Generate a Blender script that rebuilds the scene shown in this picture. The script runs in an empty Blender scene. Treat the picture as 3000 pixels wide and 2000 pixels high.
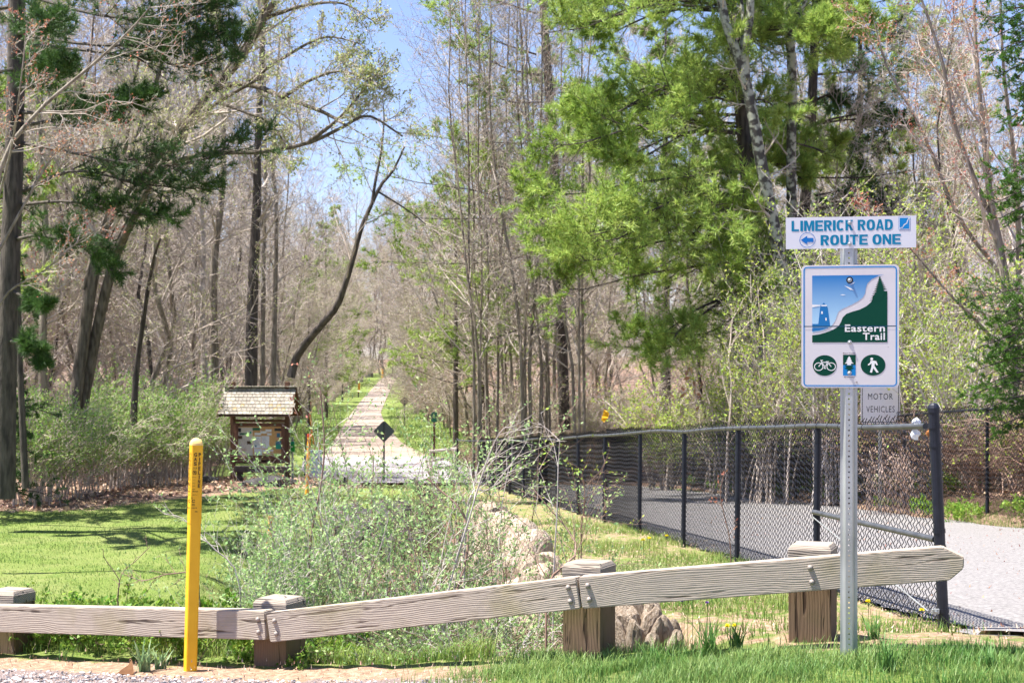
import bpy, bmesh, math, random
import numpy as np
from mathutils import Vector, Matrix
from mathutils.geometry import tessellate_polygon

# ---------------------------------------------------------------- camera, world, sun, exposure
scene = bpy.context.scene
C = scene.collection
F = 4464.0; HORY = 1090.0; EYE = 1.65          # focal length in pixels of the 3000 px photo, horizon row, eye height
cam_d = bpy.data.cameras.new('camera'); cam = bpy.data.objects.new('camera', cam_d); C.objects.link(cam)
scene.camera = cam
cam.location = (0, 0, EYE); cam.rotation_euler = (math.radians(90), 0, 0)
cam_d.sensor_width = 36; cam_d.lens = 36 * F / 3000; cam_d.shift_y = (HORY - 1000) / 3000
cam_d.clip_start = 0.1; cam_d.clip_end = 5000
cam_d.dof.use_dof = True; cam_d.dof.focus_distance = 8.2; cam_d.dof.aperture_fstop = 9.0

SUN = Vector((0.43, 0.012, -1.0)).normalized()   # direction the light travels
elev = math.asin(-SUN.z); az = math.atan2(-SUN.x, -SUN.y)   # azimuth of the sun seen from the scene, from +Y towards +X
w = bpy.data.worlds.new('World'); scene.world = w; w.use_nodes = True
nt = w.node_tree; nt.nodes.clear()
sky = nt.nodes.new('ShaderNodeTexSky'); sky.sky_type = 'NISHITA'; sky.sun_disc = False
sky.sun_elevation = elev; sky.sun_rotation = az; sky.altitude = 50; sky.air_density = 1.0; sky.dust_density = .6; sky.ozone_density = 3.0
bg = nt.nodes.new('ShaderNodeBackground'); bg.inputs[1].default_value = 0.072
wo = nt.nodes.new('ShaderNodeOutputWorld')
tint = nt.nodes.new('ShaderNodeMix'); tint.data_type = 'RGBA'; tint.blend_type = 'MULTIPLY'; tint.inputs[0].default_value = 1; tint.inputs[7].default_value = (1.0, .92, 1.06, 1)
nt.links.new(sky.outputs[0], tint.inputs[6]); nt.links.new(tint.outputs[2], bg.inputs[0]); nt.links.new(bg.outputs[0], wo.inputs[0])
sd = bpy.data.lights.new('sun', 'SUN'); sd.energy = 5.0; sd.angle = math.radians(0.53); sd.color = (1.0, 0.95, 0.87)
sun = bpy.data.objects.new('sun', sd); C.objects.link(sun)
sun.rotation_euler = SUN.to_track_quat('-Z', 'Y').to_euler(); sun.location = (-20, -5, 40)
scene.view_settings.view_transform = 'Standard'; scene.view_settings.look = 'None'
scene.view_settings.gamma = 1; scene.view_settings.exposure = 1.62
try: scene.view_settings.use_curve_mapping = False
except Exception: pass
scene.render.engine = 'CYCLES'
scene.cycles.max_bounces = 6; scene.cycles.diffuse_bounces = 3; scene.cycles.transmission_bounces = 4
scene.cycles.transparent_max_bounces = 8; scene.cycles.glossy_bounces = 2
scene.cycles.use_adaptive_sampling = True; scene.cycles.adaptive_threshold = 0.02
scene.cycles.caustics_reflective = False; scene.cycles.caustics_refractive = False

def at(px, py, d):
    return ((px - 1500) / F * d, d, EYE + (HORY - py) / F * d)

# ---------------------------------------------------------------- materials
MATS = {}
def lin(c):
    return tuple(((x / 255) / 12.92 if x / 255 <= 0.04045 else ((x / 255 + 0.055) / 1.055) ** 2.4) for x in c)
def mat(name, col, rough=0.8, col2=None, scale=5.0, detail=4, bump=0.0, bscale=None, metal=0.0, transl=0.0, island=None, stretch=None, spec=0.3, sharp=None):
    """noise between col and col2; island=(h, s, v) random variation per piece; transl mixes in translucency"""
    if name in MATS: return MATS[name]
    m = bpy.data.materials.new(name); MATS[name] = m; m.use_nodes = True
    n = m.node_tree; n.nodes.clear(); L = n.links.new
    out = n.nodes.new('ShaderNodeOutputMaterial'); p = n.nodes.new('ShaderNodeBsdfPrincipled')
    p.inputs['Roughness'].default_value = rough; p.inputs['Metallic'].default_value = metal
    p.inputs['Specular IOR Level'].default_value = spec
    tc = n.nodes.new('ShaderNodeTexCoord'); src = tc.outputs['Object']
    if stretch:
        mp = n.nodes.new('ShaderNodeMapping'); mp.inputs['Scale'].default_value = stretch; L(src, mp.inputs['Vector']); src = mp.outputs[0]
    colout = None
    if col2 is not None:
        nz = n.nodes.new('ShaderNodeTexNoise'); nz.inputs['Scale'].default_value = scale; nz.inputs['Detail'].default_value = detail
        L(src, nz.inputs['Vector'])
        rp = n.nodes.new('ShaderNodeValToRGB'); a, b = sharp or (0.35, 0.65)
        rp.color_ramp.elements[0].position = a; rp.color_ramp.elements[0].color = (*col, 1)
        rp.color_ramp.elements[1].position = b; rp.color_ramp.elements[1].color = (*col2, 1)
        L(nz.outputs['Fac'], rp.inputs[0]); colout = rp.outputs[0]
    else:
        rgb = n.nodes.new('ShaderNodeRGB'); rgb.outputs[0].default_value = (*col, 1); colout = rgb.outputs[0]
    if island:
        g = n.nodes.new('ShaderNodeNewGeometry'); hs = n.nodes.new('ShaderNodeHueSaturation')
        mh = n.nodes.new('ShaderNodeMapRange'); mh.inputs['To Min'].default_value = 0.5 - island[0]; mh.inputs['To Max'].default_value = 0.5 + island[0]
        mv = n.nodes.new('ShaderNodeMapRange'); mv.inputs['To Min'].default_value = 1 - island[2]; mv.inputs['To Max'].default_value = 1 + island[2]
        wn = n.nodes.new('ShaderNodeTexWhiteNoise'); wn.noise_dimensions = '1D'; L(g.outputs['Random Per Island'], wn.inputs['W'])
        L(g.outputs['Random Per Island'], mh.inputs[0]); L(wn.outputs['Value'], mv.inputs[0])
        L(mh.outputs[0], hs.inputs['Hue']); L(mv.outputs[0], hs.inputs['Value']); L(colout, hs.inputs['Color']); colout = hs.outputs[0]
    L(colout, p.inputs['Base Color'])
    if bump:
        nb = n.nodes.new('ShaderNodeTexNoise'); nb.inputs['Scale'].default_value = bscale or scale * 3; nb.inputs['Detail'].default_value = 5
        L(src, nb.inputs['Vector'])
        bp = n.nodes.new('ShaderNodeBump'); bp.inputs['Strength'].default_value = bump; bp.inputs['Distance'].default_value = 0.02
        L(nb.outputs['Fac'], bp.inputs['Height']); L(bp.outputs[0], p.inputs['Normal'])
    if transl:
        t = n.nodes.new('ShaderNodeBsdfTranslucent'); L(colout, t.inputs['Color'])
        mx = n.nodes.new('ShaderNodeMixShader'); mx.inputs[0].default_value = transl
        L(p.outputs[0], mx.inputs[1]); L(t.outputs[0], mx.inputs[2]); L(mx.outputs[0], out.inputs[0])
    else:
        L(p.outputs[0], out.inputs[0])
    return m

def wood_mat(name, c1, c2, c3, axis=0, stain=None, bump=0.5, zscale=1.0):
    """grain running along the given local axis, with fine checks"""
    m = bpy.data.materials.new(name); m.use_nodes = True; n = m.node_tree; n.nodes.clear(); L = n.links.new
    out = n.nodes.new('ShaderNodeOutputMaterial'); p = n.nodes.new('ShaderNodeBsdfPrincipled'); p.inputs['Roughness'].default_value = 0.85
    p.inputs['Specular IOR Level'].default_value = 0.2
    tc = n.nodes.new('ShaderNodeTexCoord')
    oi = n.nodes.new('ShaderNodeObjectInfo'); ad = n.nodes.new('ShaderNodeVectorMath'); ad.operation = 'ADD'
    cmb = n.nodes.new('ShaderNodeCombineXYZ'); ml = n.nodes.new('ShaderNodeMath'); ml.operation = 'MULTIPLY'; ml.inputs[1].default_value = 13.0
    L(oi.outputs['Random'], ml.inputs[0]); [L(ml.outputs[0], cmb.inputs[i]) for i in range(3)]
    L(tc.outputs['Object'], ad.inputs[0]); L(cmb.outputs[0], ad.inputs[1])
    def mapped(s):
        mp = n.nodes.new('ShaderNodeMapping'); mp.inputs['Scale'].default_value = s; L(ad.outputs[0], mp.inputs['Vector']); return mp.outputs[0]
    def sc(a, b):
        v = [b, b, b]; v[axis] = a; return v
    warp = n.nodes.new('ShaderNodeTexNoise'); warp.inputs['Scale'].default_value = 1.0; warp.inputs['Detail'].default_value = 2; L(mapped(sc(1.1, 3)), warp.inputs['Vector'])
    wv = n.nodes.new('ShaderNodeVectorMath'); wv.operation = 'MULTIPLY_ADD'; wv.inputs[1].default_value = [0.9 if i != axis else 0 for i in range(3)]
    L(warp.outputs['Color'], wv.inputs[0]); L(mapped(sc(0.22, 9)), wv.inputs[2])
    wave = n.nodes.new('ShaderNodeTexWave'); wave.wave_type = 'RINGS'; wave.rings_direction = 'XYZ'[axis]; wave.inputs['Scale'].default_value = 4.6 * zscale; wave.inputs['Distortion'].default_value = 1.6
    wave.inputs['Detail'].default_value = 3; wave.inputs['Detail Scale'].default_value = 1.4
    L(wv.outputs[0], wave.inputs['Vector'])
    fine = n.nodes.new('ShaderNodeTexNoise'); fine.inputs['Scale'].default_value = 1; fine.inputs['Detail'].default_value = 6; L(mapped(sc(6, 210)), fine.inputs['Vector'])
    crack = n.nodes.new('ShaderNodeTexNoise'); crack.inputs['Scale'].default_value = 1; crack.inputs['Detail'].default_value = 3; crack.inputs['Roughness'].default_value = .65; L(mapped(sc(1.6, 26)), crack.inputs['Vector'])
    cr = n.nodes.new('ShaderNodeValToRGB'); cr.color_ramp.elements[0].position = 0.335; cr.color_ramp.elements[0].color = (0, 0, 0, 1); cr.color_ramp.elements[1].position = 0.40; cr.color_ramp.elements[1].color = (1, 1, 1, 1)
    L(crack.outputs['Fac'], cr.inputs[0])
    r1 = n.nodes.new('ShaderNodeValToRGB'); r1.color_ramp.elements[0].position = .1; r1.color_ramp.elements[0].color = (*c2, 1); r1.color_ramp.elements[1].position = .75; r1.color_ramp.elements[1].color = (*c1, 1)
    mixg = n.nodes.new('ShaderNodeMix'); mixg.data_type = 'FLOAT'; mixg.inputs[0].default_value = 0.72
    L(wave.outputs['Fac'], mixg.inputs[2]); L(fine.outputs['Fac'], mixg.inputs[3]); L(mixg.outputs[0], r1.inputs[0])
    mc = n.nodes.new('ShaderNodeMix'); mc.data_type = 'RGBA'; mc.blend_type = 'MIX'; mc.inputs[6].default_value = (*c3, 1)
    L(cr.outputs[0], mc.inputs[0]); L(r1.outputs[0], mc.inputs[7])
    colout = mc.outputs[2]
    big = n.nodes.new('ShaderNodeTexNoise'); big.inputs['Scale'].default_value = 3.5; big.inputs['Detail'].default_value = 4; L(ad.outputs[0], big.inputs['Vector'])
    if stain:
        rs = n.nodes.new('ShaderNodeValToRGB'); rs.color_ramp.elements[0].position = .5; rs.color_ramp.elements[0].color = (0, 0, 0, 1); rs.color_ramp.elements[1].position = .72; rs.color_ramp.elements[1].color = (.75, .75, .75, 1)
        L(big.outputs['Fac'], rs.inputs[0]); ms = n.nodes.new('ShaderNodeMix'); ms.data_type = 'RGBA'; ms.inputs[7].default_value = (*stain, 1)
        L(rs.outputs[0], ms.inputs[0]); L(colout, ms.inputs[6]); colout = ms.outputs[2]
    L(colout, p.inputs['Base Color'])
    bh = n.nodes.new('ShaderNodeMath'); bh.operation = 'MULTIPLY_ADD'; bh.inputs[1].default_value = 1.6
    L(cr.outputs[0], bh.inputs[0]); L(mixg.outputs[0], bh.inputs[2])
    bp = n.nodes.new('ShaderNodeBump'); bp.inputs['Strength'].default_value = bump; bp.inputs['Distance'].default_value = 0.006
    L(bh.outputs[0], bp.inputs['Height']); L(bp.outputs[0], p.inputs['Normal']); L(p.outputs[0], out.inputs[0])
    return m

# ---------------------------------------------------------------- object helpers
def tag(o, label=None, cat=None, group=None, kind=None):
    if label: o['label'] = label
    if cat: o['category'] = cat
    if group: o['group'] = group
    if kind: o['kind'] = kind
    return o
def empty(name, loc=(0, 0, 0), rz=0.0, label=None, cat=None, group=None):
    o = bpy.data.objects.new(name, None); C.objects.link(o); o.location = loc; o.rotation_euler = (0, 0, rz); o.empty_display_size = .2
    return tag(o, label, cat, group)
def link(name, me, parent=None, loc=None, rot=None, scale=None):
    o = bpy.data.objects.new(name, me); C.objects.link(o)
    if parent is not None: o.parent = parent
    if loc is not None: o.location = loc
    if rot is not None: o.rotation_euler = rot
    if scale is not None: o.scale = scale if hasattr(scale, '__len__') else (scale,) * 3
    return o
def copy_tree(o, parent=None):
    c = o.copy(); C.objects.link(c)
    if parent is not None: c.parent = parent
    for ch in list(o.children): copy_tree(ch, c)
    return c

class Geo:
    """collects vertex and polygon arrays, builds one mesh"""
    def __init__(s): s.v = []; s.q = []; s.t = []; s.n = 0; s.mq = []; s.mt = []
    def add(s, v, f, mi=0):
        v = np.asarray(v, dtype=np.float32).reshape(-1, 3); f = np.asarray(f, dtype=np.int64)
        if len(f) == 0: return s
        (s.q if f.shape[1] == 4 else s.t).append(f + s.n); (s.mq if f.shape[1] == 4 else s.mt).append(np.full(len(f), mi))
        s.v.append(v); s.n += len(v); return s
    def mesh(s, name, mats, smooth=False):
        me = bpy.data.meshes.new(name)
        v = np.concatenate(s.v); q = np.concatenate(s.q) if s.q else np.zeros((0, 4), int); t = np.concatenate(s.t) if s.t else np.zeros((0, 3), int)
        me.vertices.add(len(v)); me.vertices.foreach_set('co', v.ravel())
        nl = q.size + t.size; me.loops.add(nl); me.loops.foreach_set('vertex_index', np.concatenate([q.ravel(), t.ravel()]).astype(np.int32))
        npoly = len(q) + len(t); me.polygons.add(npoly)
        ls = np.concatenate([np.arange(len(q)) * 4, q.size + np.arange(len(t)) * 3]).astype(np.int32)
        me.polygons.foreach_set('loop_start', ls)
        mi = np.concatenate([np.concatenate(s.mq) if s.mq else [], np.concatenate(s.mt) if s.mt else []]).astype(np.int32)
        me.polygons.foreach_set('material_index', mi)
        me.polygons.foreach_set('use_smooth', np.full(npoly, smooth))
        for m in (mats if isinstance(mats, (list, tuple)) else [mats]): me.materials.append(m)
        me.update(calc_edges=True); me.validate()
        return me
    def obj(s, name, mats, parent=None, smooth=False, **k):
        return link(name, s.mesh(name, mats, smooth), parent, **k)
    # simple shapes
    def box(s, cx, cy, cz, sx, sy, sz, M=None, mi=0, bev=0.0):
        hx, hy, hz = sx / 2, sy / 2, sz / 2
        if bev:
            bm = bmesh.new(); bmesh.ops.create_cube(bm, size=1)
            for v in bm.verts: v.co = Vector((v.co.x * sx, v.co.y * sy, v.co.z * sz))
            bmesh.ops.bevel(bm, geom=list(bm.edges) + list(bm.verts), offset=bev, segments=1, affect='EDGES')
            bmesh.ops.triangulate(bm, faces=bm.faces)
            v = np.array([tuple(x.co) for x in bm.verts]) + (cx, cy, cz); f = [[x.index for x in fa.verts] for fa in bm.faces]; bm.free()
            if M is not None: v = np.array([tuple(M @ Vector(p)) for p in v])
            return s.add(v, f, mi)
        v = [(cx + a * hx, cy + b * hy, cz + c * hz) for a in (-1, 1) for b in (-1, 1) for c in (-1, 1)]
        if M is not None: v = [tuple(M @ Vector(p)) for p in v]
        return s.add(v, [(0, 1, 3, 2), (4, 6, 7, 5), (0, 4, 5, 1), (2, 3, 7, 6), (0, 2, 6, 4), (1, 5, 7, 3)], mi)
    def tube(s, pts, r, k=8, mi=0, cap=True):
        pts = np.asarray(pts, float); n = len(pts); r = np.full(n, r) if np.isscalar(r) else np.asarray(r, float)
        tubes(s, pts[None], r[None], k, mi)
        if cap:
            base = s.n - n * k
            v = np.concatenate(s.v[-1:])
            for e, idx in ((0, range(k)), (1, range((n - 1) * k, n * k))):
                ring = v[list(idx)]; c = ring.mean(0)
                vv = np.vstack([ring, c]); f = [(j, (j + 1) % k, k) if e else ((j + 1) % k, j, k) for j in range(k)]
                s.add(vv, f, mi)
        return s
    def lathe(s, prof, k=16, M=None, mi=0):
        """prof: list of (r, z)"""
        a = np.arange(k) / k * 2 * np.pi; v = []
        for r, z in prof: v += [(r * math.cos(t), r * math.sin(t), z) for t in a]
        if M is not None: v = [tuple(M @ Vector(p)) for p in v]
        f = [(i * k + j, i * k + (j + 1) % k, (i + 1) * k + (j + 1) % k, (i + 1) * k + j) for i in range(len(prof) - 1) for j in range(k)]
        return s.add(v, f, mi)
    def poly(s, pts2, M=None, z=0.0, mi=0):
        """flat filled polygon in local x,z plane facing -y"""
        tri = tessellate_polygon([[Vector((x, y, 0)) for x, y in pts2]])
        v = [(x, -z, y) for x, y in pts2]
        if M is not None: v = [tuple(M @ Vector(p)) for p in v]
        return s.add(v, [tuple(t) for t in tri], mi)
    def prism(s, pts2, y0, y1, M=None, mi=0):
        """polygon in x,z plane extruded in y"""
        n = len(pts2); v = [(x, y0, z) for x, z in pts2] + [(x, y1, z) for x, z in pts2]
        if M is not None: v = [tuple(M @ Vector(p)) for p in v]
        tri = [tuple(t) for t in tessellate_polygon([[Vector((x, z, 0)) for x, z in pts2]])]
        s.add(v, [(i, (i + 1) % n, n + (i + 1) % n, n + i) for i in range(n)], mi)
        s.add(v, tri + [tuple(i + n for i in t) for t in tri], mi); return s

def norm(a): return a / np.maximum(np.linalg.norm(a, axis=-1, keepdims=True), 1e-9)
def tubes(g, P, R, k=4, mi=0):
    """P (M,n,3) polylines, R (M,n) radii -> tubes of k sides"""
    M, n, _ = P.shape
    if M == 0: return
    T = np.empty_like(P); T[:, 1:-1] = P[:, 2:] - P[:, :-2]; T[:, 0] = P[:, 1] - P[:, 0]; T[:, -1] = P[:, -1] - P[:, -2]
    T = norm(T); D = norm(P[:, -1] - P[:, 0]); ref = np.where(np.abs(D[:, 2:3]) > 0.9, np.array([[1., 0, 0]]), np.array([[0., 0, 1.]]))
    ref = np.repeat(ref[:, None], n, 1); U = norm(np.cross(T, ref)); V = np.cross(T, U)
    a = np.arange(k) / k * 2 * np.pi
    ring = P[:, :, None] + R[:, :, None, None] * (np.cos(a)[None, None, :, None] * U[:, :, None] + np.sin(a)[None, None, :, None] * V[:, :, None])
    i = np.arange(M)[:, None, None] * n * k; j = np.arange(n - 1)[None, :, None] * k; l = np.arange(k)[None, None]; l2 = (l + 1) % k
    f = np.stack([i + j + l, i + j + l2, i + j + k + l2, i + j + k + l], -1).reshape(-1, 4)
    g.add(ring.reshape(-1, 3), f, mi)

def smooth_line(pts, n):
    """Catmull-Rom resample of a point list to n points"""
    p = np.asarray(pts, float); p = np.vstack([2 * p[0] - p[1], p, 2 * p[-1] - p[-2]]); m = len(p) - 3
    out = []
    for u in np.linspace(0, m - 1e-6, n):
        i = int(u); t = u - i; a, b, c, d = p[i:i + 4]
        out.append(.5 * ((2 * b) + (-a + c) * t + (2 * a - 5 * b + 4 * c - d) * t * t + (-a + 3 * b - 3 * c + d) * t ** 3))
    return np.array(out)

def grow(rng, P, R, n, t0=0.2, t1=1.0, ang=(35, 60), ratio=0.45, npts=5, up=0.15, wig=0.12, rr=0.55, taper=0.25, flat=0.0, tipless=0.5, rmin=0.004):
    """children of every polyline: returns P2 (M*n,npts,3), R2"""
    M, k, _ = P.shape; seg = np.linalg.norm(np.diff(P, axis=1), axis=2); Lp = seg.sum(1)
    idx = np.repeat(np.arange(M), n); N = len(idx)
    t = t0 + (t1 - t0) * ((np.tile(np.arange(n), M) + rng.random(N)) / n)
    u = t * (k - 1); i = np.minimum(u.astype(int), k - 2); f = (u - i)[:, None]
    pos = P[idx, i] * (1 - f) + P[idx, i + 1] * f; tan = norm(P[idx, i + 1] - P[idx, i]); rad = R[idx, i] * (1 - f[:, 0]) + R[idx, i + 1] * f[:, 0]
    rv = rng.normal(size=(N, 3)); rv[:, 2] *= (1 - flat); side = norm(np.cross(tan, rv) if not flat else rv - (rv * tan).sum(1, keepdims=True) * tan)
    a = np.radians(ang[0] + (ang[1] - ang[0]) * rng.random(N))[:, None]
    d = norm(tan * np.cos(a) + side * np.sin(a))
    L = Lp[idx] * ratio * (1 - tipless * (t - t0) / max(t1 - t0, 1e-6)) * (0.6 + 0.7 * rng.random(N))
    out = np.empty((N, npts, 3)); out[:, 0] = pos; st = (L / (npts - 1))[:, None]
    for j in range(1, npts):
        d = norm(d + rng.normal(size=(N, 3)) * wig + np.array([0, 0, up])); out[:, j] = out[:, j - 1] + d * st
    r0 = np.maximum(rad * rr, rmin); RR = r0[:, None] * np.linspace(1, taper, npts)[None]
    return out, RR

def leaves(g, rng, P, n, size=0.03, wid=0.5, mi=0, spread=0.02, t0=0.0, updir=0.3, jit=0.8):
    """n small leaf rhombi on every polyline"""
    M, k, _ = P.shape; idx = np.repeat(np.arange(M), n); N = len(idx)
    t = t0 + (1 - t0) * rng.random(N); u = t * (k - 1); i = np.minimum(u.astype(int), k - 2); f = (u - i)[:, None]
    pos = P[idx, i] * (1 - f) + P[idx, i + 1] * f + rng.normal(size=(N, 3)) * spread
    tan = norm(P[idx, i + 1] - P[idx, i])
    d = norm(tan * 0.6 + rng.normal(size=(N, 3)) * jit + np.array([0, 0, updir]))
    s = norm(np.cross(d, rng.normal(size=(N, 3)))); sz = (size * (0.55 + 0.9 * rng.random(N)))[:, None]
    v = np.stack([pos, pos + d * sz * .5 + s * sz * wid * .5, pos + d * sz, pos + d * sz * .5 - s * sz * wid * .5], 1)
    b = np.arange(N)[:, None] * 4; g.add(v.reshape(-1, 3), np.hstack([b, b + 1, b + 2, b + 3]), mi)

def needles(g, rng, P, n, m=9, ln=0.11, wd=0.007, mi=0, t0=0.1, fwd=0.9, up=0.25):
    """tufts of m thin needles at n places on every polyline"""
    M, k, _ = P.shape; idx = np.repeat(np.arange(M), n); N = len(idx)
    t = t0 + (1 - t0) * (np.tile(np.arange(n), M) + rng.random(N)) / n; u = np.minimum(t, .9999) * (k - 1); i = np.minimum(u.astype(int), k - 2); f = (u - i)[:, None]
    pos = np.repeat(P[idx, i] * (1 - f) + P[idx, i + 1] * f, m, 0); tan = np.repeat(norm(P[idx, i + 1] - P[idx, i]), m, 0); K = len(pos)
    d = norm(tan * fwd + norm(rng.normal(size=(K, 3))) + np.array([0, 0, up])); s = norm(np.cross(d, rng.normal(size=(K, 3)))) * wd * .5
    L = (ln * (0.7 + 0.5 * rng.random(K)))[:, None]
    v = np.stack([pos - s, pos + s, pos + d * L], 1); b = np.arange(K)[:, None] * 3
    g.add(v.reshape(-1, 3), np.hstack([b, b + 1, b + 2]), mi)

def smoothstep(a, b, x):
    t = np.clip((x - a) / (b - a), 0, 1); return t * t * (3 - 2 * t)
# ---------------------------------------------------------------- terrain
def fence_x(y): return np.interp(y, [-5, 9.92, 12.7, 15.4, 18.2, 20.9, 23.7, 26.4, 45.7, 60], [3.6, 2.80, 2.53, 2.28, 2.05, 1.75, 1.43, 1.15, -0.95, -2.5])
def plat_z(y): return np.interp(y, [8.2, 9.92, 45.7, 60, 100, 131, 150, 200, 260, 300, 1500], [0.13, -0.04, -1.73, -1.78, -1.97, -1.84, -1.30, -0.40, 0.7, 1.1, 14])
def trail_x(y): return np.interp(y, [45, 60, 100, 131, 150, 200, 260, 300, 1500], [-4.3, -5.5, -9.6, -12.5, -13.7, -17.0, -20.8, -23.0, -100])
def rail_y(x): return np.interp(x, [-8, -3.17, -1.35, 0.37, 1.55, 2.1, 6], [12.2, 9.75, 8.9, 8.1, 7.85, 7.6, 6.4])
def rail_z(x): return np.interp(x, [-8, -3.17, -1.35, 0.37, 1.55, 2.4, 6], [-0.35, -0.17, -0.07, 0.10, 0.235, 0.27, 0.2])
def ditch_edge(y): return np.interp(y, [7, 8.6, 10, 12, 15, 20, 25, 30, 40], [1.9, 1.0, 0.85, 0.6, 0.3, 0.0, -0.25, -0.5, -1.6])
def terr(x, y):
    x = np.asarray(x, float); y = np.asarray(y, float)
    zp = plat_z(y)
    lawn = np.interp(y, [0, 12, 20, 40, 47, 60, 100], [-1.15, -1.2, -1.25, -1.2, -1.6, -1.7, -1.9])
    far = plat_z(y) + 0.25 * smoothstep(4, 9, np.abs(x - trail_x(y)) + 0 * y)
    e = ditch_edge(y)
    depth = np.interp(y, [8, 10, 20, 26, 31], [1.5, 1.9, 1.9, 1.5, 0.0])
    s = smoothstep(-0.55, 0.25, x - e)                                   # 0 in the ditch, 1 on the platform
    dl = smoothstep(-4.6, -2.3, x - e)                                     # 0 on the lawn, 1 in the ditch
    low = lawn * (1 - dl) + (zp - depth) * dl
    base = low * (1 - s) + zp * s
    base = base * (1 - smoothstep(44, 49, y)) + far * smoothstep(44, 49, y)
    # bank beside the right hand fence
    rf = np.interp(y, [10, 18.5, 23.5, 45.7], [8.9, 8.2, 7.4, 4.6])
    base = base + 0.42 * smoothstep(-.45, .7, x - rf) * (1 - smoothstep(40, 50, y))
    # road shoulder in front
    yr = rail_y(x); zr = rail_z(x) + 0.0 * y
    k = smoothstep(0.25, 2.6, y - yr - 0.25 * np.sin(x * 1.7)) ; k = np.where(x > 1.2, smoothstep(0.2, 1.9, y - yr), k); k = k + (smoothstep(0.2, .95, y - yr) - k) * smoothstep(-.1, .3, x) * smoothstep(1.25, .95, x)
    near = zr + 0.02 * np.clip(yr - y, 0, 10)
    z = near * (1 - k) + base * k
    z = z + 0.03 * np.sin(x * 2.3 + y * 1.1) * np.cos(y * 1.7 - x * .6) * smoothstep(3, 6, np.abs(x - 5) + 0 * y) * k
    z = z - 0.15 * smoothstep(46, 46.5, y) * smoothstep(60, 59, y) * (x > -9) * (x < 5)
    # low hills in the woods far to the sides
    z = z + 0.012 * np.clip(np.abs(x - trail_x(y)) - 20, 0, 400) * smoothstep(45, 90, y)
    return z

def axis(ranges):
    a = []
    for s, e, st in ranges: a += list(np.arange(s, e, st))
    return np.array(a + [ranges[-1][1]])
gx = axis([(-900, -200, 100), (-200, -60, 14), (-60, -30, 3), (-30, -14, .8), (-14, -6, .4), (-6, 8, .13), (8, 16, .5), (16, 50, 3), (50, 200, 15), (200, 900, 100)])
gy = axis([(-40, 4, 6), (4, 7, .5), (7, 13, .11), (13, 24, .2), (24, 50, .45), (50, 130, 2), (130, 320, 5), (320, 1500, 90)])
X, Y = np.meshgrid(gx, gy); Z = terr(X, Y); Z = Z + np.random.default_rng(3).normal(size=Z.shape) * 0.006 * (Y > 6)
ny, nx = X.shape; g = Geo(); ii = (np.arange(ny - 1)[:, None] * nx + np.arange(nx - 1)[None]).ravel()[:, None]
g.add(np.stack([X, Y, Z], -1).reshape(-1, 3), np.hstack([ii, ii + 1, ii + nx + 1, ii + nx]))

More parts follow.
